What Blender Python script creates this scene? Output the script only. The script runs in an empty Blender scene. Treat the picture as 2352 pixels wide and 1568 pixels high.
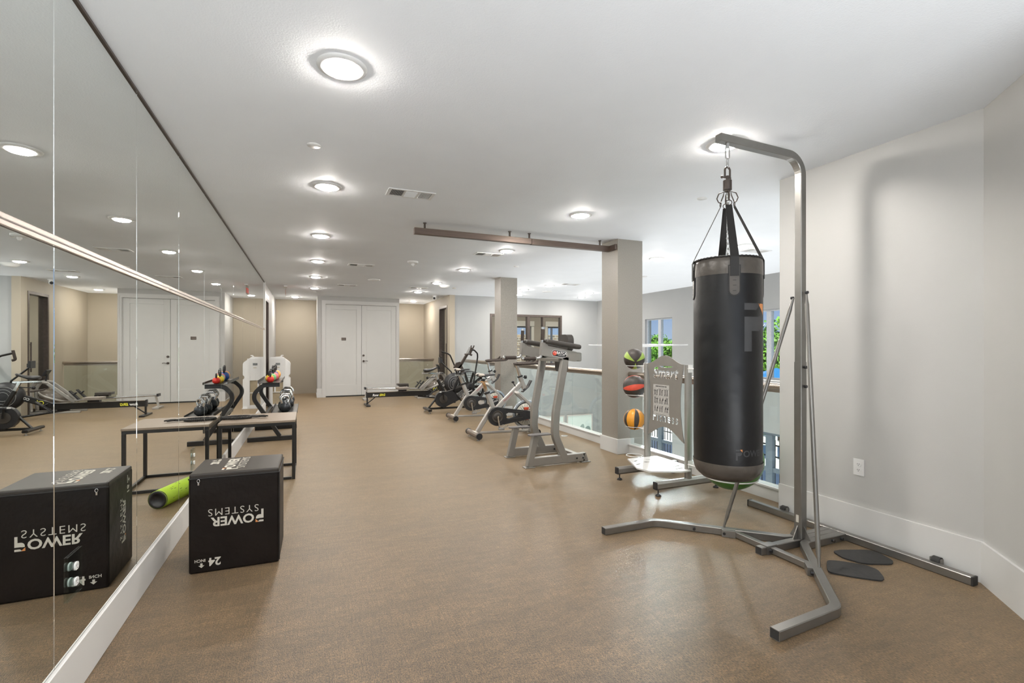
import bpy, bmesh, math, random
from mathutils import Vector, Matrix
from mathutils import geometry as mgeo
PI = math.pi
R = math.radians
scn = bpy.context.scene
COL = scn.collection

# ---------------------------------------------------------------- camera
cam_d = bpy.data.cameras.new('camera')
cam_d.sensor_width = 36.0
cam_d.lens = 36.0 * 1110.0 / 2352.0
cam_d.shift_y = (797.0 - 784.0) / 2352.0
cam_d.clip_start = 0.05
cam_d.clip_end = 300
cam = bpy.data.objects.new('camera', cam_d)
COL.objects.link(cam)
cam.location = (0, 0, 1.351)
cam.rotation_euler = (R(90), 0, -0.3998)
scn.camera = cam

# ---------------------------------------------------------------- colour and exposure
scn.view_settings.view_transform = 'Standard'
scn.view_settings.look = 'None'
scn.view_settings.exposure = 0.45
scn.view_settings.gamma = 1.0
scn.view_settings.use_curve_mapping = False
scn.cycles.max_bounces = 10
scn.cycles.diffuse_bounces = 6
scn.cycles.glossy_bounces = 5
scn.cycles.transparent_max_bounces = 16
scn.cycles.caustics_reflective = True
scn.cycles.use_denoising = True
scn.cycles.sample_clamp_indirect = 6.0

# ---------------------------------------------------------------- world: blue sky with thin cloud
world = bpy.data.worlds.new('sky')
scn.world = world
world.use_nodes = True
wn = world.node_tree
wn.nodes.clear()
w_out = wn.nodes.new('ShaderNodeOutputWorld')
w_bg = wn.nodes.new('ShaderNodeBackground')
w_tc = wn.nodes.new('ShaderNodeTexCoord')
w_sep = wn.nodes.new('ShaderNodeSeparateXYZ')
w_ramp = wn.nodes.new('ShaderNodeValToRGB')
w_noise = wn.nodes.new('ShaderNodeTexNoise')
w_cr = wn.nodes.new('ShaderNodeValToRGB')
w_mix = wn.nodes.new('ShaderNodeMixRGB')
wn.links.new(w_tc.outputs['Generated'], w_sep.inputs[0])
wn.links.new(w_sep.outputs[2], w_ramp.inputs[0])
w_ramp.color_ramp.elements[0].color = (0.50, 0.66, 0.92, 1)
w_ramp.color_ramp.elements[1].color = (0.07, 0.22, 0.70, 1)
w_ramp.color_ramp.elements[0].position = 0.0
w_ramp.color_ramp.elements[1].position = 0.35
w_noise.inputs['Scale'].default_value = 5.0
w_noise.inputs['Detail'].default_value = 6.0
wn.links.new(w_tc.outputs['Generated'], w_noise.inputs['Vector'])
wn.links.new(w_noise.outputs[0], w_cr.inputs[0])
w_cr.color_ramp.elements[0].position = 0.5
w_cr.color_ramp.elements[1].position = 1.0
w_mix.inputs[2].default_value = (0.9, 0.92, 0.95, 1)
wn.links.new(w_cr.outputs[0], w_mix.inputs[0])
wn.links.new(w_ramp.outputs[0], w_mix.inputs[1])
wn.links.new(w_mix.outputs[0], w_bg.inputs[0])
w_bg.inputs[1].default_value = 0.60
wn.links.new(w_bg.outputs[0], w_out.inputs[0])

# ---------------------------------------------------------------- sun
sun_d = bpy.data.lights.new('sun', 'SUN')
sun_d.energy = 7.5
sun_d.angle = R(3)
sun_d.color = (1.0, 0.95, 0.88)
sun = bpy.data.objects.new('sun', sun_d)
COL.objects.link(sun)
sun.rotation_euler = Vector((0.50, 0.52, -0.69)).to_track_quat('-Z', 'Y').to_euler()
LAMP = 285.0       # strength of the round ceiling lamps
# helper for the unseen area lights added to brighten the ceiling
def area_light(name, loc, rot, sx, sy, power, col):
    l = bpy.data.lights.new(name, 'AREA'); l.shape = 'RECTANGLE'; l.size = sx; l.size_y = sy; l.energy = power; l.color = col
    o = bpy.data.objects.new(name, l); COL.objects.link(o); o.location = loc; o.rotation_euler = rot
    return o
# second sun added low beyond the outer windows for the glare on the carpet
glow_d = bpy.data.lights.new('added_low_sun', 'SUN'); glow_d.energy = 3.4; glow_d.angle = R(9); glow_d.color = (0.93, 0.97, 1.0)
glow = bpy.data.objects.new('added_low_sun', glow_d); COL.objects.link(glow)
glow.rotation_euler = Vector((-5.95, -7.4, -1.42)).to_track_quat('-Z', 'Y').to_euler()
area_light('added_lobby_fill', (6.35, 4.2, -2.9), (R(180), 0, 0), 2.8, 15.4, 270, (0.93, 0.97, 1.0))  # added uplight below the void, standing in for bounce off the lobby floor
area_light('added_stairwell_fill', (2.9, 14.7, -2.9), (R(180), 0, 0), 0.9, 1.1, 60, (1.0, 0.96, 0.9))  # added uplight at the foot of the stairwell, out of view
area_light('added_rear_fill', (0.9, -1.75, 0.25), (R(180), 0, 0), 2.6, 2.6, 150, (0.93, 0.97, 1.0))  # added uplight behind the camera, lifting the near ceiling

# ================================================================ helpers
def tag(o, label=None, cat=None, group=None, kind=None):
    if label: o['label'] = label
    if cat: o['category'] = cat
    if group: o['group'] = group
    if kind: o['kind'] = kind
    return o

def empty(name, loc=(0, 0, 0), rz=0.0, parent=None):
    o = bpy.data.objects.new(name, None)
    COL.objects.link(o)
    o.location = loc
    o.rotation_euler = (0, 0, rz)
    o.empty_display_size = 0.1
    if parent: o.parent = parent
    return o

def thing(name, label, cat, loc=(0, 0, 0), rz=0.0, group=None):
    return tag(empty(name, loc, rz), label, cat, group)

def kids(o):
    return [c for c in bpy.data.objects if c.parent == o]

def dup(root, loc, rz=None, label=None, group=None):
    chs = CH.get(root.name) or kids(root)
    r = root.copy(); COL.objects.link(r)
    r.location = loc
    if rz is not None: r.rotation_euler = (0, 0, rz)
    if label: r['label'] = label
    if group: r['group'] = group
    for ch in chs:
        c = ch.copy(); COL.objects.link(c); c.parent = r
        for g in kids(ch):
            d = g.copy(); COL.objects.link(d); d.parent = c
    return r
CH = {}

class MB:
    """mesh builder: vertices and faces of one part"""
    def __init__(s):
        s.v = []; s.f = []; s.sm = []; s.mi = []
    def add(s, vs, fs, smooth=False, M=None, mi=0):
        n = len(s.v)
        for p in vs:
            p = Vector(p)
            if M is not None: p = M @ p
            s.v.append(p)
        for k, f in enumerate(fs):
            s.f.append([n + i for i in f])
            s.sm.append(smooth if isinstance(smooth, bool) else smooth[k])
            s.mi.append(mi)
        return s
    def box(s, x0, y0, z0, x1, y1, z1, M=None, mi=0):
        vs = [(x, y, z) for x in (x0, x1) for y in (y0, y1) for z in (z0, z1)]
        fs = [(0, 1, 3, 2), (4, 6, 7, 5), (0, 4, 5, 1), (2, 3, 7, 6), (0, 2, 6, 4), (1, 5, 7, 3)]
        return s.add(vs, fs, False, M, mi)
    def cbox(s, c, size, M=None, mi=0):
        a = [c[i] - size[i] / 2 for i in range(3)]; b = [c[i] + size[i] / 2 for i in range(3)]
        return s.box(*a, *b, M=M, mi=mi)
    def rings(s, rings, closed_u=True, closed_v=False, smooth=True, cap0=False, cap1=False, M=None, mi=0):
        n = len(rings[0]); vs = [p for r in rings for p in r]; fs = []
        m = len(rings)
        for i in range(m - (0 if closed_v else 1)):
            j = (i + 1) % m
            for k in range(n - (0 if closed_u else 1)):
                l = (k + 1) % n
                fs.append((i * n + k, i * n + l, j * n + l, j * n + k))
        s.add(vs, fs, smooth, M, mi)
        if cap0: s.add(rings[0], [tuple(range(n))[::-1]], False, M, mi)
        if cap1: s.add(rings[-1], [tuple(range(n))], False, M, mi)
        return s
    def lathe(s, prof, n=32, M=None, mi=0, smooth=True):
        """prof: list of (r, z) around the z axis"""
        rings = []
        for r, z in prof:
            rings.append([(r * math.cos(2 * PI * k / n), r * math.sin(2 * PI * k / n), z) for k in range(n)])
        return s.rings(rings, smooth=smooth, M=M, mi=mi)
    def cyl(s, r, z0, z1, n=24, M=None, r2=None, mi=0):
        r2 = r if r2 is None else r2
        a = [(r * math.cos(2 * PI * k / n), r * math.sin(2 * PI * k / n), z0) for k in range(n)]
        b = [(r2 * math.cos(2 * PI * k / n), r2 * math.sin(2 * PI * k / n), z1) for k in range(n)]
        return s.rings([a, b], cap0=True, cap1=True, M=M, mi=mi)
    def rod(s, a, b, r, n=16, r2=None, mi=0):
        a = Vector(a); b = Vector(b); d = b - a
        M = Matrix.Translation(a) @ d.to_track_quat('Z', 'Y').to_matrix().to_4x4()
        return s.cyl(r, 0, d.length, n, M, r2, mi)
    def sphere(s, c, r, n=20, m=12, sc=(1, 1, 1), M=None, mi=0):
        rings = []
        for i in range(m + 1):
            t = PI * i / m
            rr = max(math.sin(t), 1e-4)
            rings.append([(c[0] + sc[0] * r * rr * math.cos(2 * PI * k / n), c[1] + sc[1] * r * rr * math.sin(2 * PI * k / n),
                           c[2] - sc[2] * r * math.cos(t)) for k in range(n)])
        return s.rings(rings, M=M, mi=mi)
    def sweep(s, prof, path, normal=None, closed=False, caps=True, smooth=False, mi=0, scale=None):
        """sweep a 2-D profile (a along the plane normal, b sideways) along path with mitred corners"""
        P = [Vector(p) for p in path]; m = len(P); rings = []
        prev = None
        for i in range(m):
            if closed: t0 = (P[i] - P[i - 1]).normalized(); t1 = (P[(i + 1) % m] - P[i]).normalized()
            else:
                t0 = (P[i] - P[i - 1]).normalized() if i > 0 else None
                t1 = (P[i + 1] - P[i]).normalized() if i < m - 1 else None
                if t0 is None: t0 = t1
                if t1 is None: t1 = t0
            t = (t0 + t1)
            t = t.normalized() if t.length > 1e-6 else t1
            if normal is not None:
                nn = Vector(normal); nn = (nn - t * nn.dot(t)).normalized()
            else:
                if prev is None:
                    nn = Vector((0, 0, 1)) if abs(t.z) < 0.9 else Vector((1, 0, 0))
                else: nn = prev
                nn = (nn - t * nn.dot(t)).normalized()
            prev = nn
            side = t.cross(nn)
            cs = max(t.dot(t1), 0.35)
            k = 1 / cs if normal is not None else 1.0
            q = 1.0 if scale is None else scale[i]
            rings.append([P[i] + nn * a * q + side * b * k * q for a, b in prof])
        return s.rings(rings, closed_v=closed, smooth=smooth, cap0=caps and not closed, cap1=caps and not closed, mi=mi)
    def tube(s, path, r, n=12, closed=False, caps=True, mi=0, scale=None):
        prof = [(r * math.cos(2 * PI * k / n), r * math.sin(2 * PI * k / n)) for k in range(n)]
        return s.sweep(prof, path, None, closed, caps, True, mi, scale)
    def sq(s, path, w, h, normal=(0, 0, 1), c=0.004, closed=False, caps=True, mi=0):
        """rectangular tube: h along normal, w sideways, small chamfers"""
        a, b = h / 2, w / 2; c = min(c, a * .6, b * .6)
        prof = [(-a, -b + c), (-a, b - c), (-a + c, b), (a - c, b), (a, b - c), (a, -b + c), (a - c, -b), (-a + c, -b)]
        return s.sweep(prof, path, normal, closed, caps, False, mi)
    def prism(s, pts, d0, d1, M=None, mi=0, smooth=False):
        """pts: 2-D outline (x, y); extruded d0..d1 in z"""
        n = len(pts)
        a = [(p[0], p[1], d0) for p in pts]; b = [(p[0], p[1], d1) for p in pts]
        s.rings([a, b], smooth=smooth, M=M, mi=mi)
        tri = mgeo.tessellate_polygon([[Vector((p[0], p[1], 0)) for p in pts]])
        s.add(a, [tuple(t)[::-1] for t in tri], False, M, mi)
        s.add(b, [tuple(t) for t in tri], False, M, mi)
        return s
    def mesh(s, name):
        me = bpy.data.meshes.new(name)
        me.from_pydata([tuple(p) for p in s.v], [], s.f)
        me.polygons.foreach_set('use_smooth', s.sm)
        if any(s.mi): me.polygons.foreach_set('material_index', s.mi)
        bm = bmesh.new(); bm.from_mesh(me)
        bmesh.ops.recalc_face_normals(bm, faces=bm.faces)
        bm.to_mesh(me); bm.free()
        me.update()
        return me
    def build(s, name, mat, parent=None, bev=0.0, label=None, loc=None):
        me = s.mesh(name)
        for m in (mat if isinstance(mat, (list, tuple)) else [mat]): me.materials.append(m)
        o = bpy.data.objects.new(name, me)
        COL.objects.link(o)
        if parent: o.parent = parent
        if loc: o.location = loc
        if bev:
            b = o.modifiers.new('bevel', 'BEVEL'); b.width = bev; b.segments = 2; b.limit_method = 'ANGLE'; b.angle_limit = R(45)
        if label: o['label'] = label
        return o

def fillet(pts, r, n=6):
    P = [Vector(p) for p in pts]; out = [P[0]]
    for i in range(1, len(P) - 1):
        rr = r[i - 1] if isinstance(r, (list, tuple)) else r
        a = (P[i - 1] - P[i]); b = (P[i + 1] - P[i])
        ang = a.angle(b)
        if ang > PI - 0.02 or rr <= 0: out.append(P[i]); continue
        d = min(rr / math.tan(ang / 2), a.length * .49, b.length * .49)
        rr2 = d * math.tan(ang / 2)
        a.normalize(); b.normalize()
        c = P[i] + (a + b).normalized() * (rr2 / math.sin(ang / 2))
        s0 = P[i] + a * d - c; s1 = P[i] + b * d - c
        tot = s0.angle(s1); ax = s0.cross(s1).normalized()
        for k in range(n + 1):
            out.append(c + Matrix.Rotation(tot * k / n, 3, ax) @ s0)
    out.append(P[-1])
    return out

def rrect(x0, y0, x1, y1, r, n=5):
    pts = []
    for cx, cy, a0 in ((x1 - r, y0 + r, -90), (x1 - r, y1 - r, 0), (x0 + r, y1 - r, 90), (x0 + r, y0 + r, 180)):
        for k in range(n + 1):
            a = R(a0 + 90 * k / n); pts.append((cx + r * math.cos(a), cy + r * math.sin(a)))
    return pts

def basis(o, x, y):
    """matrix whose local x, y, z axes are x, y and x cross y, at o"""
    x = Vector(x).normalized(); y = Vector(y).normalized(); z = x.cross(y)
    M = Matrix((x, y, z)).transposed().to_4x4()
    M.translation = Vector(o)
    return M

def text_mesh(body, size, bold=0.0, ext=0.0006, align='CENTER', shear=0.0, space=1.0):
    cu = bpy.data.curves.new('txt', 'FONT')
    cu.body = body; cu.size = size; cu.offset = bold; cu.extrude = ext; cu.align_x = align; cu.align_y = 'BOTTOM_BASELINE'
    cu.shear = shear; cu.space_character = space; cu.resolution_u = 3
    ob = bpy.data.objects.new('txt', cu)
    COL.objects.link(ob)
    dg = bpy.context.evaluated_depsgraph_get()
    me = bpy.data.meshes.new_from_object(ob.evaluated_get(dg))
    bpy.data.objects.remove(ob); bpy.data.curves.remove(cu)
    return me

def text(body, size, mat, parent, M, name='lettering', bold=0.0, ext=0.0006, align='CENTER', shear=0.0, space=1.0, sx=1.0, label=None):
    me = text_mesh(body, size, bold, ext, align, shear, space)
    me.transform(M @ Matrix.Diagonal((sx, 1, 1, 1)))
    me.materials.clear(); me.materials.append(mat)
    o = bpy.data.objects.new(name, me)
    COL.objects.link(o)
    if parent: o.parent = parent
    if label: o['label'] = label
    return o

def cut_plate(outer, holes, thick, M, mat, name, parent, bev=0.0):
    """flat plate with holes cut through: outer and holes are 2-D loops"""
    cu = bpy.data.curves.new('pl', 'CURVE'); cu.dimensions = '2D'; cu.fill_mode = 'BOTH'; cu.extrude = thick / 2
    for lp in [outer] + holes:
        sp = cu.splines.new('POLY'); sp.points.add(len(lp) - 1)
        for k, p in enumerate(lp): sp.points[k].co = (p[0], p[1], 0, 1)
        sp.use_cyclic_u = True
    ob = bpy.data.objects.new('pl', cu); COL.objects.link(ob)
    dg = bpy.context.evaluated_depsgraph_get()
    me = bpy.data.meshes.new_from_object(ob.evaluated_get(dg))
    bpy.data.objects.remove(ob); bpy.data.curves.remove(cu)
    me.transform(M); me.materials.clear(); me.materials.append(mat)
    o = bpy.data.objects.new(name, me); COL.objects.link(o)
    if parent: o.parent = parent
    return o

def text_loops(body, size, bold=0.0, shear=0.0, space=1.0, sx=1.0, off=(0, 0)):
    me = text_mesh(body, size, bold, 0.0, 'CENTER', shear, space)
    bm = bmesh.new(); bm.from_mesh(me)
    bmesh.ops.remove_doubles(bm, verts=bm.verts, dist=1e-6)
    nxt = {}
    for e in bm.edges:
        if len(e.link_faces) == 1:
            nxt.setdefault(e.verts[0].index, []).append(e.verts[1].index)
            nxt.setdefault(e.verts[1].index, []).append(e.verts[0].index)
    bm.verts.ensure_lookup_table()
    seen = set(); loops = []
    for v in nxt:
        if v in seen: continue
        lp = [v]; seen.add(v); cur = v
        while True:
            c = [x for x in nxt[cur] if x not in seen]
            if not c: break
            cur = c[0]; seen.add(cur); lp.append(cur)
        if len(lp) > 2: loops.append([(bm.verts[i].co.x * sx + off[0], bm.verts[i].co.y + off[1]) for i in lp])
    bm.free(); bpy.data.meshes.remove(me)
    return loops

# ================================================================ materials
def new_mat(name):
    m = bpy.data.materials.new(name); m.use_nodes = True
    nt = m.node_tree; b = nt.nodes['Principled BSDF']
    return m, nt, b

def mat(name, col, rough=0.5, metal=0.0, spec=0.5, var=0.06, scale=30.0, bump=0.0, bscale=200.0, coat=0.0, emit=None, es=0.0, detail=3.0, stretch=None):
    m, nt, b = new_mat(name)
    b.inputs['Roughness'].default_value = rough
    b.inputs['Metallic'].default_value = metal
    b.inputs['Specular IOR Level'].default_value = spec
    b.inputs['Coat Weight'].default_value = coat
    tc = nt.nodes.new('ShaderNodeTexCoord')
    src = tc.outputs['Object']
    if stretch:
        mp = nt.nodes.new('ShaderNodeMapping'); mp.inputs['Scale'].default_value = stretch
        nt.links.new(src, mp.inputs[0]); src = mp.outputs[0]
    nz = nt.nodes.new('ShaderNodeTexNoise'); nz.inputs['Scale'].default_value = scale; nz.inputs['Detail'].default_value = detail
    nt.links.new(src, nz.inputs['Vector'])
    rp = nt.nodes.new('ShaderNodeValToRGB')
    rp.color_ramp.elements[0].position = 0.3; rp.color_ramp.elements[1].position = 0.7
    rp.color_ramp.elements[0].color = tuple(max(c * (1 - var), 0) for c in col) + (1,)
    rp.color_ramp.elements[1].color = tuple(min(c * (1 + var), 1) for c in col) + (1,)
    nt.links.new(nz.outputs[0], rp.inputs[0]); nt.links.new(rp.outputs[0], b.inputs['Base Color'])
    if bump:
        n2 = nt.nodes.new('ShaderNodeTexNoise'); n2.inputs['Scale'].default_value = bscale; n2.inputs['Detail'].default_value = 2.0
        nt.links.new(src, n2.inputs['Vector'])
        bp = nt.nodes.new('ShaderNodeBump'); bp.inputs['Strength'].default_value = bump; bp.inputs['Distance'].default_value = 0.004
        nt.links.new(n2.outputs[0], bp.inputs['Height']); nt.links.new(bp.outputs[0], b.inputs['Normal'])
    if emit:
        b.inputs['Emission Color'].default_value = tuple(emit) + (1,)
        b.inputs['Emission Strength'].default_value = es
    return m

M_wall = mat('wall_paint', (0.51, 0.505, 0.49), 0.55, var=0.012, scale=3, bump=0.10, bscale=260)
M_void = mat('grey_wall_paint', (0.345, 0.35, 0.345), 0.6, var=0.012, scale=3, bump=0.06, bscale=200)
M_warmbeige = mat('warm_lit_beige_paint', (0.40, 0.350, 0.275), 0.6, var=0.012, scale=3, bump=0.06, bscale=200)  # beige walls, with the recess's warm lamp light put into the colour
M_ceil = mat('ceiling_paint', (0.87, 0.895, 0.925), 0.7, var=0.012, scale=3, bump=0.30, bscale=120)
M_column = mat('column_wallcovering', (0.30, 0.275, 0.24), 0.38, var=0.18, scale=150, bump=0.3, bscale=150, detail=3)
M_trim = mat('white_trim_paint', (0.66, 0.655, 0.64), 0.35, var=0.01, scale=4)
M_door = mat('white_door_paint', (0.66, 0.66, 0.64), 0.38, var=0.01, scale=4)
M_bronze = mat('bronze_metal', (0.10, 0.08, 0.07), 0.4, 0.6, var=0.1, scale=20)
M_brush = mat('brushed_bar_metal', (0.17, 0.13, 0.11), 0.36, 0.7, var=0.15, scale=6, stretch=(1, 30, 30))
M_steelrail = mat('satin_handrail_metal', (0.42, 0.37, 0.32), 0.28, 1.0, var=0.05, scale=8)
M_steel = mat('brushed_steel', (0.50, 0.50, 0.50), 0.33, 0.85, var=0.08, scale=10, stretch=(1, 1, 1))
M_stand = mat('silver_powdercoat', (0.26, 0.25, 0.235), 0.34, 0.75, var=0.05, scale=12)
M_silver = mat('silver_machine_paint', (0.35, 0.335, 0.31), 0.34, 0.55, var=0.03, scale=10)
M_spin = mat('spin_bike_paint', (0.50, 0.48, 0.45), 0.30, 0.45, var=0.03, scale=10)
M_chrome = mat('chrome', (0.80, 0.80, 0.80), 0.08, 1.0, var=0.02, scale=10)
M_black = mat('black_plastic', (0.022, 0.022, 0.024), 0.38, var=0.2, scale=20)
M_blackmet = mat('black_powdercoat', (0.016, 0.015, 0.014), 0.32, spec=0.5, var=0.2, scale=20)
M_rubber = mat('black_rubber', (0.030, 0.029, 0.028), 0.75, var=0.2, scale=60, bump=0.2, bscale=400)
M_foamgrip = mat('brown_foam_grip', (0.055, 0.042, 0.035), 0.8, var=0.15, scale=90, bump=0.3, bscale=500)
M_vinyl = mat('charcoal_vinyl', (0.055, 0.048, 0.042), 0.36, spec=0.5, var=0.15, scale=6, bump=0.1, bscale=300)
M_seat = mat('black_saddle', (0.020, 0.019, 0.019), 0.45, var=0.2, scale=20)
M_seatgrey = mat('beige_saddle_side', (0.50, 0.45, 0.39), 0.4, var=0.05, scale=20)
M_bag = mat('bag_leather', (0.006, 0.006, 0.007), 0.34, spec=0.42, var=0.35, scale=5, bump=0.7, bscale=9, detail=6)
def relief(m, scale, dist, strength=1.0):
    nt = m.node_tree; bp = [n for n in nt.nodes if n.type == 'BUMP'][0]; tc = [n for n in nt.nodes if n.type == 'TEX_COORD'][0]
    nz = nt.nodes.new('ShaderNodeTexNoise'); nz.inputs['Scale'].default_value = scale; nz.inputs['Detail'].default_value = 5
    b2 = nt.nodes.new('ShaderNodeBump'); b2.inputs['Strength'].default_value = strength; b2.inputs['Distance'].default_value = dist
    nt.links.new(tc.outputs['Object'], nz.inputs['Vector']); nt.links.new(nz.outputs[0], b2.inputs['Height']); nt.links.new(b2.outputs[0], bp.inputs['Normal'])
relief(M_bag, 5, .0055, .8)
M_bagband = mat('bag_band_vinyl', (0.085, 0.073, 0.062), 0.30, spec=0.5, var=0.2, scale=9, bump=0.6, bscale=26)
M_baglogo = mat('bag_print_grey', (0.050, 0.050, 0.053), 0.5, var=0.05)
M_orange = mat('orange_print', (0.75, 0.30, 0.10), 0.5, var=0.03)
M_strap = mat('black_webbing', (0.012, 0.0105, 0.0095), 0.6, var=0.2, scale=200)
M_boxv = mat('box_vinyl', (0.009, 0.006, 0.0045), 0.45, spec=0.25, var=0.25, scale=5, bump=0.25, bscale=10, detail=5)
relief(M_boxv, 4, .02, .8)
M_boxtop = mat('box_top_vinyl', (0.030, 0.024, 0.019), 0.40, spec=0.4, var=0.1, scale=6)
M_print = mat('cream_print', (0.60, 0.57, 0.50), 0.55, var=0.03)
M_whitepl = mat('white_plastic', (0.78, 0.78, 0.77), 0.3, var=0.01)
M_slot = mat('dark_slot', (0.03, 0.03, 0.03), 0.6, var=0.1)
M_grill = mat('vent_interior', (0.10, 0.10, 0.10), 0.7, var=0.1)
M_green = mat('lime_foam', (0.42, 0.62, 0.04), 0.5, var=0.04, scale=10)
M_ballgreen = mat('green_ball_vinyl', (0.09, 0.26, 0.05), 0.3, var=0.05, scale=6)
M_table = mat('speckled_rubber_top', (0.25, 0.195, 0.145), 0.45, var=0.35, scale=260, detail=5)
M_red = mat('red_paint', (0.62, 0.03, 0.02), 0.3, var=0.04)
M_yellow = mat('yellow_paint', (0.80, 0.55, 0.02), 0.3, var=0.04)
M_kgreen = mat('pale_green_paint', (0.22, 0.50, 0.22), 0.3, var=0.04)
M_coral = mat('coral_paint', (0.75, 0.16, 0.18), 0.3, var=0.04)
M_blue = mat('blue_paint', (0.02, 0.08, 0.30), 0.3, var=0.04)
M_ochre = mat('orange_paint', (0.78, 0.36, 0.08), 0.3, var=0.04)
M_belly = mat('gunmetal_bell', (0.035, 0.04, 0.045), 0.25, 0.5, var=0.1)
M_tyre = mat('flywheel_rim_blue_grey', (0.50, 0.55, 0.60), 0.25, 0.7, var=0.04)
M_cream = mat('cream_plastic', (0.74, 0.71, 0.62), 0.45, var=0.03)
M_fence = mat('fence_black', (0.02, 0.025, 0.03), 0.4, var=0.1)
M_deck = mat('pool_deck_concrete', (0.72, 0.70, 0.66), 0.8, var=0.06, scale=2)
M_lowfloor = mat('lobby_floor_tile', (0.60, 0.58, 0.54), 0.4, var=0.04, scale=2)
M_grass = mat('grass', (0.10, 0.24, 0.03), 0.9, var=0.4, scale=3)
M_leaf = mat('tree_leaves', (0.10, 0.25, 0.02), 0.6, var=0.5, scale=2.2, detail=6)
M_trunk = mat('bark', (0.10, 0.07, 0.05), 0.9, var=0.3, scale=12)
M_awning = mat('blue_canvas', (0.02, 0.14, 0.32), 0.7, var=0.05)
M_brick = None
M_picpaper = mat('pale_print_paper', (0.70, 0.78, 0.72), 0.5, var=0.05, scale=2)
M_picleaf = mat('grey_green_ink', (0.28, 0.36, 0.33), 0.6, var=0.2, scale=8)
M_curtain = mat('grey_curtain', (0.42, 0.38, 0.33), 0.8, var=0.1, scale=20)
M_lens = mat('lamp_lens', (0.9, 0.9, 0.88), 0.4, emit=(1.0, 0.945, 0.88), es=LAMP)
M_exitred = mat('exit_sign_letters', (0.7, 0.05, 0.05), 0.4, emit=(1.0, 0.08, 0.06), es=0.25)
M_lcd = mat('grey_display', (0.20, 0.21, 0.21), 0.2, var=0.05)

def brick_mat():
    m, nt, b = new_mat('brick')
    br = nt.nodes.new('ShaderNodeTexBrick'); tc = nt.nodes.new('ShaderNodeTexCoord'); mp = nt.nodes.new('ShaderNodeMapping')
    mp.inputs['Rotation'].default_value = (R(90), 0, 0); mp.inputs['Scale'].default_value = (1, 1, 1)
    br.inputs['Scale'].default_value = 2.4
    br.inputs['Color1'].default_value = (0.35, 0.25, 0.14, 1); br.inputs['Color2'].default_value = (0.10, 0.09, 0.07, 1); br.inputs['Mortar'].default_value = (0.5, 0.47, 0.40, 1)
    nt.links.new(tc.outputs['Object'], mp.inputs[0]); nt.links.new(mp.outputs[0], br.inputs[0]); nt.links.new(br.outputs[0], b.inputs['Base Color'])
    return m
M_brick = brick_mat()

def glass_mat(name, tint, refl=1.0):
    m = bpy.data.materials.new(name); m.use_nodes = True; nt = m.node_tree; nt.nodes.clear()
    out = nt.nodes.new('ShaderNodeOutputMaterial'); tr = nt.nodes.new('ShaderNodeBsdfTransparent'); gl = nt.nodes.new('ShaderNodeBsdfGlossy')
    mx = nt.nodes.new('ShaderNodeMixShader'); fr = nt.nodes.new('ShaderNodeFresnel'); fr.inputs[0].default_value = 1.5
    mt = nt.nodes.new('ShaderNodeMath'); mt.operation = 'MULTIPLY'; mt.inputs[1].default_value = refl
    ge = nt.nodes.new('ShaderNodeNewGeometry'); mi = nt.nodes.new('ShaderNodeMapRange')
    mi.inputs['To Min'].default_value = 1.5; mi.inputs['To Max'].default_value = 1 / 1.5
    nt.links.new(ge.outputs['Backfacing'], mi.inputs['Value']); nt.links.new(mi.outputs[0], fr.inputs[0])
    tr.inputs[0].default_value = tuple(tint) + (1,); gl.inputs['Roughness'].default_value = 0.0
    nt.links.new(fr.outputs[0], mt.inputs[0]); nt.links.new(mt.outputs[0], mx.inputs[0]); nt.links.new(tr.outputs[0], mx.inputs[1]); nt.links.new(gl.outputs[0], mx.inputs[2])
    nt.links.new(mx.outputs[0], out.inputs[0])
    return m
M_glass = glass_mat('clear_glass', (0.93, 0.97, 0.96), 1.0)
M_pane = glass_mat('window_glass', (0.97, 0.99, 0.99), 0.8)

def mirror_mat():
    m, nt, b = new_mat('silvered_mirror')
    b.inputs['Metallic'].default_value = 1.0; b.inputs['Roughness'].default_value = 0.004
    nz = nt.nodes.new('ShaderNodeTexNoise'); nz.inputs['Scale'].default_value = 1.2; tc = nt.nodes.new('ShaderNodeTexCoord')
    rp = nt.nodes.new('ShaderNodeValToRGB'); rp.color_ramp.elements[0].color = (0.83, 0.86, 0.835, 1); rp.color_ramp.elements[1].color = (0.88, 0.90, 0.88, 1)
    nt.links.new(tc.outputs['Object'], nz.inputs['Vector']); nt.links.new(nz.outputs[0], rp.inputs[0]); nt.links.new(rp.outputs[0], b.inputs['Base Color'])
    return m
M_mirror = mirror_mat()

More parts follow.
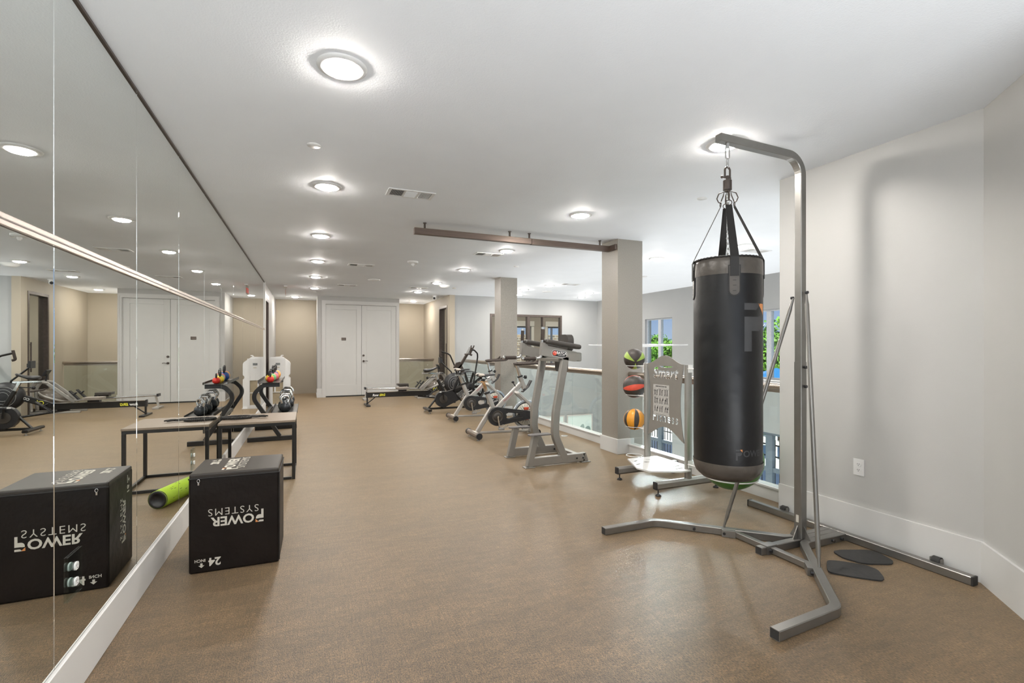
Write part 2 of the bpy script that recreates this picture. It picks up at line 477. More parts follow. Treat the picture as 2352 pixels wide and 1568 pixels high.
def carpet_mat():
    m, nt, b = new_mat('woven_vinyl_carpet')
    tc = nt.nodes.new('ShaderNodeTexCoord')
    def noise(scale, st, det=3.0):
        mp = nt.nodes.new('ShaderNodeMapping'); mp.inputs['Scale'].default_value = st
        nt.links.new(tc.outputs['Object'], mp.inputs[0])
        n = nt.nodes.new('ShaderNodeTexNoise'); n.inputs['Scale'].default_value = scale; n.inputs['Detail'].default_value = det
        nt.links.new(mp.outputs[0], n.inputs['Vector']); return n
    fine = noise(170, (1.5, 0.55, 1), 3)
    thr = noise(60, (0.12, 2.6, 1), 3)
    thr2 = noise(70, (2.6, 0.10, 1), 2)
    blot = noise(1.6, (1.0, 3.0, 1), 5)
    mid = noise(9, (1.0, 3.2, 1), 6)
    weave = noise(30, (4.0, 0.55, 1), 3)
    r1 = nt.nodes.new('ShaderNodeValToRGB')
    r1.color_ramp.elements[0].position = 0.40; r1.color_ramp.elements[0].color = (0.006, 0.004, 0.003, 1)
    r1.color_ramp.elements[1].position = 0.62; r1.color_ramp.elements[1].color = (0.27, 0.160, 0.074, 1)
    nt.links.new(fine.outputs[0], r1.inputs[0])
    r2 = nt.nodes.new('ShaderNodeValToRGB')
    r2.color_ramp.elements[0].position = 0.38; r2.color_ramp.elements[0].color = (0.030, 0.024, 0.020, 1)
    r2.color_ramp.elements[1].position = 0.60; r2.color_ramp.elements[1].color = (0.165, 0.102, 0.053, 1)
    nt.links.new(thr.outputs[0], r2.inputs[0])
    r3 = nt.nodes.new('ShaderNodeValToRGB')
    r3.color_ramp.elements[0].position = 0.38; r3.color_ramp.elements[0].color = (0.022, 0.0165, 0.0135, 1)
    r3.color_ramp.elements[1].position = 0.62; r3.color_ramp.elements[1].color = (0.170, 0.107, 0.057, 1)
    nt.links.new(thr2.outputs[0], r3.inputs[0])
    mx0 = nt.nodes.new('ShaderNodeMixRGB'); mx0.inputs[0].default_value = 0.75
    nt.links.new(r2.outputs[0], mx0.inputs[1]); nt.links.new(r3.outputs[0], mx0.inputs[2])
    mx = nt.nodes.new('ShaderNodeMixRGB'); mx.inputs[0].default_value = 0.40
    nt.links.new(r1.outputs[0], mx.inputs[1]); nt.links.new(mx0.outputs[0], mx.inputs[2])
    rb = nt.nodes.new('ShaderNodeValToRGB')
    rb.color_ramp.elements[0].position = 0.38; rb.color_ramp.elements[0].color = (0.72, 0.73, 0.76, 1)
    rb.color_ramp.elements[1].position = 0.60; rb.color_ramp.elements[1].color = (1.0, 1.0, 1.0, 1)
    nt.links.new(blot.outputs[0], rb.inputs[0])
    ml = nt.nodes.new('ShaderNodeMixRGB'); ml.blend_type = 'MULTIPLY'; ml.inputs[0].default_value = 1.0
    nt.links.new(mx.outputs[0], ml.inputs[1]); nt.links.new(rb.outputs[0], ml.inputs[2])
    last = ml
    for src_, lo, hi in ((mid, 0.66, 1.12), (weave, 0.70, 1.18)):
        rr = nt.nodes.new('ShaderNodeMapRange'); rr.inputs['From Min'].default_value = 0.33; rr.inputs['From Max'].default_value = 0.67
        rr.inputs['To Min'].default_value = lo; rr.inputs['To Max'].default_value = hi
        nt.links.new(src_.outputs[0], rr.inputs['Value'])
        vm = nt.nodes.new('ShaderNodeVectorMath'); vm.operation = 'SCALE'
        nt.links.new(last.outputs[0], vm.inputs[0]); nt.links.new(rr.outputs[0], vm.inputs['Scale']); last = vm
    nt.links.new(last.outputs[0], b.inputs['Base Color'])
    b.inputs['Roughness'].default_value = 0.40
    b.inputs['Sheen Weight'].default_value = 0.55
    b.inputs['Sheen Roughness'].default_value = 0.45
    b.inputs['Sheen Tint'].default_value = (1.0, 0.76, 0.48, 1)
    b.inputs['Specular IOR Level'].default_value = 0.5
    bp = nt.nodes.new('ShaderNodeBump'); bp.inputs['Strength'].default_value = 0.5; bp.inputs['Distance'].default_value = 0.003
    nt.links.new(fine.outputs[0], bp.inputs['Height']); nt.links.new(bp.outputs[0], b.inputs['Normal'])
    return m
M_carpet = carpet_mat()

# ================================================================ the setting
H = 2.72          # ceiling height
ZL = -3.20        # floor of the storey below
XM = -0.84        # mirror face
XW = -0.846       # left wall face behind the mirrors
YB = -4.2         # wall behind the camera

def struct(name, mb, m, bev=0.0):
    o = mb.build(name, m, bev=bev)
    o['kind'] = 'structure'
    return o

# mezzanine floor (runs to the rail line x = 3.86; stairwell open behind y = 14.1)
mb = MB()
mb.box(-1.0, YB, -0.30, 3.86, 13.99, 0.0)
mb.box(-1.0, 13.99, -0.30, 2.40, 15.5, 0.0)
mb.box(3.86, YB, -0.30, 3.98, 2.78, 0.0)
mb.box(3.5, 12.42, -0.30, 9.6, 15.5, 0.0)
floor = struct('floor', mb, M_carpet)
mb = MB(); mb.box(-1.0, YB - .1, ZL - 0.2, 8.1, 15.5, ZL)
struct('floor_lower', mb, M_lowfloor)
mb = MB(); mb.box(-1.1, YB - .1, H, 9.7, 15.6, H + 0.2)
struct('ceiling', mb, M_ceil)

# left wall (with the dark door frame beyond the mirrors)
mb = MB()
mb.box(XW - 0.15, YB, 0, XW, 11.62, H)
mb.box(XW - 0.15, 11.62, 2.44, XW, 12.50, H)
mb.box(XW - 0.15, 12.50, 0, XW, 15.5, H)
mb.box(XW - 0.15, YB, ZL, XW, 15.5, -0.3)
struct('wall_left', mb, M_wall)
mb = MB(); mb.box(XW - 0.15, 15.35, ZL, 3.6, 15.5, H)
struct('wall_back_recess', mb, M_warmbeige)
# closet block with the double doors
KX0, KX1, KY = 0.235, 2.40, 13.93
mb = MB()
mb.box(KX0, KY, 0, 0.435, 15.34, H)
mb.box(2.315, KY, 0, KX1, 15.34, H)
mb.box(0.435, KY, 2.52, 2.315, KY + .12, H)
mb.box(0.435, KY + .10, 0, 2.315, KY + .14, 2.52)
struct('wall_closet', mb, M_wall)
# wall on the right of the stairwell, with the glass door to the back room
RX = 3.42
mb = MB()
mb.box(RX, 12.28, 0, RX + .14, 12.52, H)
mb.box(RX, 12.52, 2.47, RX + .14, 13.36, H)
mb.box(RX, 13.36, 0, RX + .14, 15.36, H)
mb.box(RX, 12.28, ZL, RX + .14, 15.36, 0)
struct('wall_stairwell', mb, M_warmbeige)
# far wall of the void (y = 12.3) with the interior window
YA = 12.3
mb = MB()
WX0, WX1, WZ0, WZ1 = 4.55, 6.76, 0.84, 2.26
mb.box(RX + .03, YA, ZL, WX0, YA + .14, H)
mb.box(WX0, YA, WZ1, WX1, YA + .14, H)
mb.box(WX0, YA, ZL, WX1, YA + .14, WZ0)
mb.box(WX1, YA, ZL, 9.7, YA + .14, H)
struct('wall_far', mb, M_void)
# outer wall of the void (x = 7.95) with upper and lower windows
XB = 7.95
mb = MB()
wins = [(-3.4, -1.4), (-0.6, 1.4), (2.2, 3.2), (4.2, 5.2), (6.00, 7.00), (9.07, 10.07)]  # the nearer, unseen windows are added to bring light into the void
ZU = (0.75, 2.06); ZD = (-2.95, -0.25)
ys = [YB - .1] + [v for w in wins for v in w] + [12.44]
for i in range(0, len(ys), 2):
    mb.box(XB, ys[i], ZL, XB + .2, ys[i + 1], H)
for a, b_ in wins:
    mb.box(XB, a, ZU[1], XB + .2, b_, H)
    mb.box(XB, a, ZD[1], XB + .2, b_, ZU[0])
    mb.box(XB, a, ZL, XB + .2, b_, ZD[0])
struct('wall_outer', mb, M_void)
# right wall of the exercise floor, its 45 degree return and the walls behind the camera
mb = MB()
XR = 3.57
mb.prism([(XR, 2.80), (XR, 1.50), (2.57, 0.50), (2.57, YB), (2.72, YB), (2.72, 0.44), (3.98, 1.70), (3.98, 2.80)], -0.0, H)
mb.box(3.84, YB, ZL, 3.98, 2.80, -0.3)
struct('wall_right', mb, M_wall)
mb = MB()
mb.box(-1.0, YB - .1, 0, -0.5, YB, H); mb.box(2.3, YB - .1, 0, 4.2, YB, H); mb.box(7.7, YB - .1, 0, 8.1, YB, H)
mb.box(-0.5, YB - .1, 0, 2.3, YB, 0.5); mb.box(-0.5, YB - .1, 2.5, 2.3, YB, H); mb.box(-1.0, YB - .1, ZL, 4.2, YB, 0); mb.box(4.2, YB - .1, ZL, 7.7, YB, -3.0); mb.box(7.7, YB - .1, ZL, 8.1, YB, 0); mb.box(4.2, YB - .1, 2.5, 7.7, YB, H)
struct('wall_front', mb, M_wall)
# back room seen through the interior window
mb = MB()
bw = [(6.15, 7.22), (7.86, 8.75)]
mb.box(3.56, 15.35, 0, 6.15, 15.5, H); mb.box(7.22, 15.35, 0, 7.86, 15.5, H); mb.box(8.75, 15.35, 0, 9.7, 15.5, H)
for a, b_ in bw:
    mb.box(a, 15.35, 0, b_, 15.5, 0.5); mb.box(a, 15.35, 2.08, b_, 15.5, H)
mb.box(9.55, 12.44, 0, 9.7, 15.36, H)
struct('wall_back_room', mb, M_warmbeige)

# columns
def column(name, x0, x1, y0, y1):
    mb = MB(); mb.box(x0, y0, ZL, x1, y1, H)
    o = struct(name, mb, M_column)
    mb = MB(); t = 0.018
    mb.box(x0 - t, y0 - t, 0, 3.845 if x1 > 3.9 else 3.72, y0 + .01, 0.19)
    mb.box(x0 - t, y0 + .01, 0, x0 + .01, y1 + t, 0.19)
    return o, mb
c1, m1 = column('wall_column_near', 3.606, 3.985, 5.10, 5.46)
struct('baseboard_column_near', m1, M_trim, 0.004)
c2, m2 = column('wall_column_far', 3.475, 3.825, 8.79, 9.12)
struct('baseboard_column_far', m2, M_trim, 0.004)

# baseboards
mb = MB(); mb.box(XW, YB, 0, XM + 0.012, 11.5, 0.185)
struct('baseboard_left', mb, M_trim, 0.003)
mb = MB(); t = 0.016
mb.prism([(XR, 2.80), (XR - t, 2.80), (XR - t, 1.50 + t * .4), (2.57 - t, 0.50 + t * .4), (2.57 - t, YB), (2.57, YB), (2.57, 0.50), (XR, 1.50)], 0, 0.235)
struct('baseboard_right', mb, M_trim, 0.003)
mb = MB(); mb.box(KX0 - .016, KY - .016, 0, 0.37, KY, 0.24); mb.box(2.35, KY - .016, 0, KX1 + .016, KY, 0.24); mb.box(KX0 - .016, KY, 0, KX0, 15.34, 0.02)
struct('baseboard_closet', mb, M_trim, 0.003)
mb = MB(); mb.box(XR + .06, 2.80, 0, XR + .35, 2.815, 0.235); 
struct('baseboard_right_end', mb, M_trim, 0.003)

# kerb and fascia under the glass rail
RAILX = 3.79
mb = MB()
for a, b_ in ((2.80, 5.10), (5.46, 8.79), (9.12, 12.29)):
    mb.box(3.765, a, 0, 3.86, b_, 0.105)
    mb.box(3.755, a, 0.105, 3.87, b_, 0.122)
    mb.box(3.86, a, -0.42, 3.885, b_, 0.105)
struct('trim_1', mb, M_trim, 0.002)

# white end strip of the mirror wall
mb = MB(); mb.box(XW, 11.36, 0, XM + .02, 11.47, H)
struct('trim_2', mb, M_trim, 0.002)
# dark door frame on the left wall
d = empty('door_1'); d['kind'] = 'structure'
mb = MB()
mb.box(XW - .12, 11.62, 0, XW + .015, 11.70, 2.44); mb.box(XW - .12, 12.42, 0, XW + .015, 12.50, 2.44); mb.box(XW - .12, 11.70, 2.36, XW + .015, 12.42, 2.44)
mb.build('door_frame', M_bronze, d, 0.003)
mb = MB(); mb.box(XW - .10, 11.70, 0, XW - .06, 12.42, 2.36)
mb.build('door_leaf', M_bronze, d, 0.003)
mb = MB(); mb.box(XW, 11.54, 0, XW + .012, 11.62, 2.52); mb.box(XW, 12.50, 0, XW + .012, 12.58, 2.52); mb.box(XW, 11.62, 2.44, XW + .012, 12.50, 2.52)
mb.build('door_casing', M_trim, d, 0.002)

# closet double doors
d = empty('door_2'); d['kind'] = 'structure'
def door_leaf(x0, x1):
    mb = MB(); y0 = KY + .03; y1 = KY + .075; z0, z1 = 0.03, 2.505
    px0, px1, pz0, pz1 = x0 + .13, x1 - .13, 0.33, 2.38
    mb.box(x0, y0, z0, px0, y1, z1); mb.box(px1, y0, z0, x1, y1, z1)
    mb.box(px0, y0, z0, px1, y1, pz0); mb.box(px0, y0, pz1, px1, y1, z1)
    mb.box(px0, y0 + .014, pz0, px1, y1, pz1)
    return mb.build('door_leaf', M_door, d, 0.003)
l1 = door_leaf(0.445, 1.372); l2 = door_leaf(1.378, 2.305)
mb = MB(); Mc = basis((0, KY, 0), (1, 0, 0), (0, 0, 1))
mb.prism([(.345, .001), (.435, .001), (.435, 2.52), (2.315, 2.52), (2.315, .001), (2.395, .001), (2.395, 2.61), (.345, 2.61)], 0.0, .020, M=Mc)
mb.prism([(.362, .001), (.405, .001), (.405, 2.55), (2.345, 2.55), (2.345, .001), (2.380, .001), (2.380, 2.593), (.362, 2.593)], .020, .030, M=Mc)
mb.build('door_casing', M_trim, d)
mb = MB(); mb.box(.445, KY + .02, .0005, 2.305, KY + .095, .022); mb.build('gap_shade_strip', M_slot, d)  # dark strip painted for the shade in the gap under the doors
mb = MB()
mb.box(0.4355, KY + .001, 0, 0.4445, KY + .1, 2.51); mb.box(2.3055, KY + .001, 0, 2.3145, KY + .1, 2.51); mb.box(0.4355, KY + .001, 2.51, 2.3145, KY + .1, 2.5195)
mb.build('door_jamb', M_trim, d)
mb = MB()
for z in (1.12, 0.965):
    mb.rod((1.425, KY + .035, z), (1.425, KY + .008, z), 0.028, 20)
mb.tube([(1.425, KY + .005, .965), (1.425, KY - .03, .965), (1.45, KY - .035, .965), (1.49, KY - .035, .975), (1.53, KY - .035, .965)], 0.007, 8)
mb.build('door_handle', M_bronze, l2)
mb = MB()
for x in (0.44, 2.31):
    for z in (0.3, 0.95, 1.6, 2.3): mb.box(x - .006, KY + .014, z - .05, x + .006, KY + .03, z + .05)
mb.build('hinge', M_trim, d)
s = tag(empty('door_sign'), 'small brown sign plate with white lettering on the left closet door', 'sign')
mb = MB(); mb.box(0.845, KY + .034, 1.535, 0.965, KY + .044, 1.61); mb.build('sign_plate', mat('brown_sign', (0.10, 0.075, 0.06), 0.4), s)
text('MECHANICAL', 0.0165, M_print, s, basis((0.905, KY + .0335, 1.566), (1, 0, 0), (0, 0, 1)), sx=1.0, bold=0.0004)

# glass door to the back room
d = empty('door_3'); d['kind'] = 'structure'
mb = MB()
mb.box(RX - .01, 12.52, 0, RX + .15, 12.57, 2.47); mb.box(RX - .01, 13.31, 0, RX + .15, 13.36, 2.47); mb.box(RX - .01, 12.57, 2.41, RX + .15, 13.31, 2.47)
mb.build('door_frame', M_bronze, d, 0.003)
mb = MB(); mb.box(RX + .06, 12.58, 0.01, RX + .072, 13.30, 2.40); mb.build('glass_pane', M_pane, d)
mb = MB(); mb.rod((RX + .02, 12.70, .85), (RX + .02, 12.70, 1.45), 0.012, 12); mb.rod((RX + .02, 12.70, .9), (RX + .06, 12.70, .9), .006); mb.rod((RX + .02, 12.70, 1.4), (RX + .06, 12.70, 1.4), .006)
mb.build('door_handle', M_bronze, d)
# grey curtain hanging behind that door
mb = MB(); n = 60
a = [(RX + .42 + .02 * math.sin(k * .9), 12.62 + .55 * k / n, 0.02) for k in range(n + 1)]
b_ = [(p[0], p[1], 2.55) for p in a]; a2 = [(p[0] + .006, p[1], p[2]) for p in a]; b2 = [(p[0], p[1], p[2]) for p in [(q[0] + .006, q[1], 2.55) for q in a]]
mb.rings([a, b_], closed_u=False); mb.rings([a2, b2], closed_u=False)
tag(mb.build('curtain', M_curtain), 'grey curtain hanging behind the glass door by the stairwell', 'curtain')

# ---------------------------------------------------------------- windows
wn_ = [0]
def window(kind_name, plane, a, b_, z0, z1, at_, mull=None, trans=None, fm=M_whitepl, fw=0.03, depth=0.07):
    """plane 'x': window in a wall x = at_, spanning y a..b_; plane 'y': in a wall y = at_, spanning x a..b_"""
    wn_[0] += 1
    w = empty('window_%d' % wn_[0]); w['kind'] = 'structure'
    def bx(mb, u0, u1, zz0, zz1, d0, d1):
        if plane == 'x': mb.box(at_ + d0, u0, zz0, at_ + d1, u1, zz1)
        else: mb.box(u0, at_ + d0, zz0, u1, at_ + d1, zz1)
    mb = MB()
    bx(mb, a, a + fw, z0, z1, .05, .05 + depth); bx(mb, b_ - fw, b_, z0, z1, .05, .05 + depth)
    bx(mb, a + fw, b_ - fw, z0, z0 + fw, .05, .05 + depth); bx(mb, a + fw, b_ - fw, z1 - fw, z1, .05, .05 + depth)
    for u, wd in (mull or []): bx(mb, u - wd / 2, u + wd / 2, z0 + fw, z1 - fw, .045, .055 + depth)
    for z, wd in (trans or []): bx(mb, a + fw, b_ - fw, z - wd / 2, z + wd / 2, .055, .04 + depth)
    mb.build('window_frame', fm, w, 0.003)
    mb = MB(); bx(mb, a + fw, b_ - fw, z0 + fw, z1 - fw, .08, .086)
    mb.build('glass_pane', M_pane, w)
    return w
for a, b_ in wins:
    w = window('w', 'x', a, b_, ZU[0], ZU[1], XB, [((a + b_) / 2, .10)], fm=mat('pale_grey_frame', (0.45, 0.47, 0.50), 0.4))
    mb = MB(); mb.box(XB - .03, a - .02, ZU[0] - .03, XB + .05, b_ + .02, ZU[0]); mb.build('window_sill', M_trim, w, 0.003)
    window('w', 'x', a, b_, ZD[0], ZD[1], XB, [((a + b_) / 2, .14)], [(-0.95, .08)], fm=mat('blue_grey_frame', (0.13, 0.165, 0.20), 0.4), fw=.05)
w = window('w', 'y', WX0, WX1, WZ0, WZ1, YA - .06, [(5.70, .085), (6.15, .02)], [], fm=M_bronze, fw=0.06, depth=.12)
for a, b_ in bw:
    w = window('w', 'y', a, b_, 0.5, 2.08, 15.35, [(a + .2, .05)], [(1.35, .02)], fm=mat('grey_window_frame', (0.22, 0.24, 0.27), 0.4), fw=.05)
    mb = MB(); mb.box(a - .1, 15.30, 2.08, b_ + .1, 15.35, 2.26); mb.box(a - .1, 15.33, .4, a, 15.35, 2.08); mb.box(b_, 15.33, .4, b_ + .1, 15.35, 2.08)
    mb.build('window_head', M_cream, w, 0.003)
w = window('w', 'y', -0.5, 2.3, 0.5, 2.5, YB - .1, [(0.9, .06)], [])  # unseen rear window added to let daylight in
w = window('w', 'y', 4.2, 7.7, -3.0, 2.5, YB - .1, [(5.4, .06), (6.5, .06)], [(-.2, .2)])  # tall unseen window added so that sun reaches the lower floor

# ---------------------------------------------------------------- wall mirrors
seam0 = 2.24; step = 0.912
ords = ['nearest', 'second', 'third', 'fourth', 'fifth', 'sixth', 'seventh', 'eighth', 'ninth', 'tenth', 'eleventh', 'twelfth', 'thirteenth', 'farthest']
edges = [seam0 - step * 4, seam0 - step * 3, seam0 - step * 2, seam0 - step] + [seam0 + step * k for k in range(0, 11)]
vis = -1
for k in range(len(edges) - 1):
    y0, y1 = edges[k] + .002, edges[k + 1] - .002
    if y1 > 11.37: y1 = 11.357
    if y1 < 0.6: continue
    for row, (z0, z1) in enumerate(((0.190, 1.712), (1.752, 2.705))):
        mb = MB()
        mb.box(XM - .005, y0, z0, XM, y1, z1)
        o = mb.build('wall_mirror', M_mirror, bev=0.003)
        rn = 'lower' if row == 0 else 'upper'
        nm = ['partly cut by the left edge of the view', 'starting at the first vertical seam in view', 'between the second and third seams', 'beside the black bench', 'just beyond the black bench',
              'before the kettlebell rack', 'at the near end of the kettlebell rack', 'at the far end of the kettlebell rack', 'just beyond the kettlebell rack', 'second beyond the kettlebell rack', 'last before the white end strip']
        idx = max(0, k - 3)
        if k <= 3 and y1 < 2.0: nm_ = 'beside the camera' if k == 3 else 'behind the camera'
        else: nm_ = nm[min(idx, len(nm) - 1)]
        tag(o, '%s wall mirror panel, %s' % (rn, nm_), 'mirror', 'mirror panels on the left wall')
t_ = thing('mirror_rail', 'long pale channel strip between the upper and lower wall mirrors', 'trim')
mb = MB(); mb.box(XM - .006, YB, 1.713, XM + .010, 11.358, 1.7505); mb.build('channel', mat('anodised_channel', (0.66, 0.58, 0.52), 0.25, 0.6, var=.03), t_, .002)
mb = MB(); mb.box(XM + .010, YB, 1.729, XM + .0115, 11.358, 1.734); mb.build('channel_groove', M_bronze, t_)
mb = MB(); mb.box(XM - .005, YB, 2.706, XM + .008, 11.358, 2.719)
tag(mb.build('mirror_top_channel', M_bronze), 'thin dark strip along the ceiling above the mirrors', 'trim')

# outlets on clear plates set in the mirrors
def socket_faces(mb, c, ax):
    pass
def mirror_outlet(y, z, label):
    t = thing('mirror_outlet', label, 'outlet', (XM, y, z), group='outlets on the mirror wall')
    mb = MB(); mb.box(0.001, -.062, -.085, .007, .062, .085); mb.build('clear_plate', M_glass, t, .001)
    for s in (-1, 1):
        mb = MB(); mb.prism(rrect(-.017, -.015, .017, .015, .012), .007, .012, M=basis((0, 0, s * .030), (0, 1, 0), (0, 0, 1)))
        o = mb.build('socket', M_whitepl, t)
        mb = MB()
        for q in (-.006, .006): mb.box(.0118, q - .0012, s * .030 - .001, .0124, q + .0012, s * .030 + .007)
        mb.box(.0118, -.002, s * .030 - .009, .0124, .002, s * .030 - .005)
        mb.build('socket_slots', M_slot, o)
    return t
mirror_outlet(2.395, 0.470, 'white double outlet on a clear plate on the mirror, the nearest one')
mirror_outlet(4.520, 0.465, 'white double outlet on a clear plate on the mirror, beyond the black box')
# wall outlet
t = thing('wall_outlet', 'white double outlet on the right wall beyond the stand', 'outlet', (XR, 2.18, 0.508))
mb = MB(); mb.box(-.006, -.036, -.058, -.0005, .036, .058); mb.build('outlet_plate', M_whitepl, t, .002)
for s in (-1, 1):
    mb = MB(); mb.prism(rrect(-.017, -.014, .017, .014, .012), -.009, -.005, M=basis((0, 0, s * .020), (0, 1, 0), (0, 0, 1)) @ Matrix.Identity(4))
    mb = MB(); mb.prism(rrect(-.017, -.014, .017, .014, .012), .005, .009, M=basis((0, 0, s * .020), (0, -1, 0), (0, 0, 1)))
    o = mb.build('socket', M_whitepl, t)
    mb = MB()
    for q in (-.006, .006): mb.box(-.0095, q - .0014, s * .020 - .001, -.0088, q + .0014, s * .020 + .007)
    mb.box(-.0095, -.0025, s * .020 - .009, -.0088, .0025, s * .020 - .005)
    mb.build('socket_slots', M_slot, o)
# switch plate on the closet corner
t = thing('light_switch', 'small white switch plate on the closet corner above the stair rail', 'switch', (KX1, 14.0, 1.22))
mb = MB(); mb.box(.0005, -.036, -.058, .006, .036, .058); mb.build('switch_plate', M_whitepl, t, .002)
mb = MB(); mb.box(.006, -.010, -.018, .010, .010, .018); mb.build('switch_rocker', M_whitepl, t, .001)

# ---------------------------------------------------------------- ceiling fittings
def ceiling_light(x, y, label, group, z=H):
    t = thing('ceiling_light', label, 'light', (x, y, z), group=group)
    mb = MB(); mb.lathe([(0.118, 0), (0.116, -0.006), (0.100, -0.012), (0.084, -0.014), (0.080, -0.010), (0.080, 0)], 40); mb.build('trim_ring', M_whitepl, t)
    mb = MB(); mb.lathe([(0.0785, -0.008), (0.077, -0.0152), (0.068, -0.0215), (0.046, -0.0275), (0.02, -0.030), (0.0005, -0.0305)], 32); mb.build('lens', M_lens, t)
    return t
LX = {0: .15, 1: 2.585, 2: 4.96}
lab = {
 (.155, 2.50): 'round ceiling light nearest the camera, large and warm', (.150, 4.40): 'second round ceiling light in the left row, beside the near vent', (.147, 6.37): 'third round ceiling light in the left row',
 (.147, 8.27): 'fourth round ceiling light in the left row', (.14, 10.14): 'fifth round ceiling light in the left row', (.14, 12.05): 'last round ceiling light in the left row before the closet',
 (-.315, 14.35): 'round ceiling light in the recess left of the closet doors', (2.884, 14.35): 'round ceiling light above the stairwell right of the closet',
 (2.59, 2.445): 'round ceiling light directly behind the boom of the bag stand', (2.60, 4.33): 'round ceiling light in front of the hanging bronze bar, middle row', (2.60, 6.34): 'round ceiling light just beyond the hanging bronze bar',
 (2.55, 8.20): 'round ceiling light in the middle row before the smoke detector', (2.53, 10.10): 'round ceiling light beside the white dome sensor, middle row', (2.51, 11.9): 'round ceiling light beside the small vent near the closet',
 (4.95, 5.99): 'round ceiling light right of the near column', (5.42, 4.77): 'round ceiling light behind the straps of the punching bag', (4.94, 9.55): 'round ceiling light over the void, in front of the far interior window',
 (4.74, 10.47): 'round ceiling light right beside the top of the far column', (5.06, 11.5): 'round ceiling light touching the far column edge, near the far wall', (6.56, 10.5): 'round ceiling light over the void, nearer of the far right pair', (6.93, 11.5): 'round ceiling light over the void, farthest right by the far wall'}
for (x, y), l in lab.items(): ceiling_light(x, y, l, 'round ceiling lights')
for x, y, w_ in ((.15, .45, 'left'),):
    ceiling_light(x, y, 'round ceiling light behind the camera, ' + w_, 'round ceiling lights')

for x, y, w_ in ((6.3, 1.6, 'first'), (6.3, -1.6, 'second')):  # hidden lamps added to brighten the void
    ceiling_light(x, y, 'added unseen ceiling light over the void beyond the right wall, %s of them' % w_, 'round ceiling lights')

for k in range(5):  # unseen lamps added to light the storey below
    for x in (1.6, 3.2):
        ceiling_light(x, 1.5 + 2.4 * k, 'added unseen round light under the exercise floor slab, %s row, %s column' % (('nearest', 'second', 'middle', 'fourth', 'farthest')[k], 'outer' if x > 2 else 'inner'), 'added lights under the slab', -0.3)

for k, x in enumerate((4.3, 6.2, 8.2)):  # lamps added to brighten the back room
    ceiling_light(x, 13.9, 'added round ceiling light in the back room, %s of three' % ('left', 'middle', 'right')[k], 'added lights in the back room')

def ceiling_vent(x, y, label, rz=0):
    t = thing('ceiling_vent', label, 'vent', (x, y, H), rz, group='white ceiling vents')
    w, d_ = .205, .105
    mb = MB()
    mb.box(-w, -d_, -.008, w, -d_ + .022, -.0005); mb.box(-w, d_ - .022, -.008, w, d_, -.0005)
    mb.box(-w, -d_ + .022, -.008, -w + .03, d_ - .022, -.0005); mb.box(w - .03, -d_ + .022, -.008, w, d_ - .022, -.0005)
    for q in (-.058, .058): mb.box(q - .008, -d_ + .022, -.008, q + .008, d_ - .022, -.0005)
    mb.build('vent_frame', M_whitepl, t, .001)
    mb = MB(); mb.box(-w + .03, -d_ + .022, -.003, w - .03, d_ - .022, -.0005); mb.build('vent_back', M_grill, t)
    mb = MB()
    for sx, tilt in ((-.118, .6), (.118, -.6)):
        for k in range(8):
            x_ = sx - .046 + k * .0131
            M = Matrix.Translation((x_, 0, -.006)) @ Matrix.Rotation(tilt, 4, 'Y'); mb.cbox((0, 0, 0), (.0012, 2 * (d_ - .022), .009), M=M)
    for k in range(14):
        y_ = -.078 + k * .012
        M = Matrix.Translation((0, y_, -.006)) @ Matrix.Rotation(.6, 4, 'X'); mb.cbox((0, 0, 0), (.10, .0012, .008), M=M)
    mb.build('louvres', M_whitepl, t)
    return t
ceiling_vent(.845, 4.325, 'white ceiling vent nearest the camera, beside the second light')
ceiling_vent(2.45, 6.70, 'white ceiling vent beyond the hanging bronze bar')
ceiling_vent(.82, 8.40, 'white ceiling vent in front of the closet, the nearer of two')
ceiling_vent(.80, 11.25, 'white ceiling vent in front of the closet, the farther of two')
ceiling_vent(2.35, 11.1, 'white ceiling vent near the security camera')
ceiling_vent(5.26, 9.2, 'white ceiling vent over the void before the far wall')
ceiling_vent(5.85, 4.97, 'white ceiling vent just behind the top of the punching bag')
def disc(name, x, y, r, h, label, cat, m=M_whitepl, taper=.8):
    mb = MB(); mb.lathe([(r, 0), (r, -h * .3), (r * taper, -h), (0.0005, -h * 1.02)], 28)
    o = mb.build(name, m); o.location = (x, y, H - .0005)
    return tag(o, label, cat)
disc('sprinkler_cover', .038, 3.54, .045, .006, 'small flat white disc on the ceiling, nearest, left of the vent', 'sprinkler', taper=.97)
disc('sprinkler_cover', 3.343, 3.414, .045, .006, 'small flat white disc on the ceiling left of the bag straps', 'sprinkler', taper=.97)
disc('sprinkler_cover', 3.25, 7.50, .045, .012, 'small white disc on the ceiling between the two columns', 'sprinkler', taper=.9)
disc('sprinkler_cover', 5.99, 7.60, .05, .02, 'small white disc on the ceiling against the near column edge', 'sprinkler', taper=.8)
disc('sprinkler_cover', .147, 12.9, .045, .010, 'small white disc on the ceiling near the left recess', 'sprinkler', taper=.9)
disc('sprinkler_cover', 3.12, 10.82, .045, .012, 'small grey disc on the ceiling before the security camera', 'sprinkler', m=M_cream, taper=.9)
disc('ceiling_speaker', 1.24, 10.13, .12, .010, 'wide flat white disc on the ceiling in front of the closet', 'speaker', taper=.97)
disc('ceiling_speaker', 5.42, 10.6, .12, .010, 'wide flat white disc on the ceiling over the void', 'speaker', taper=.97)
disc('dome_sensor', 2.79, 10.45, .12, .055, 'white dome on the ceiling right of a light, middle row', 'sensor', taper=.6)
t = thing('smoke_detector', 'white smoke detector with strobe on the ceiling between the light rows', 'smoke detector', (1.545, 7.73, H))
mb = MB(); mb.lathe([(.085, 0), (.085, -.018), (.070, -.032), (.030, -.036), (.0005, -.036)], 28); mb.build('detector_body', M_whitepl, t)
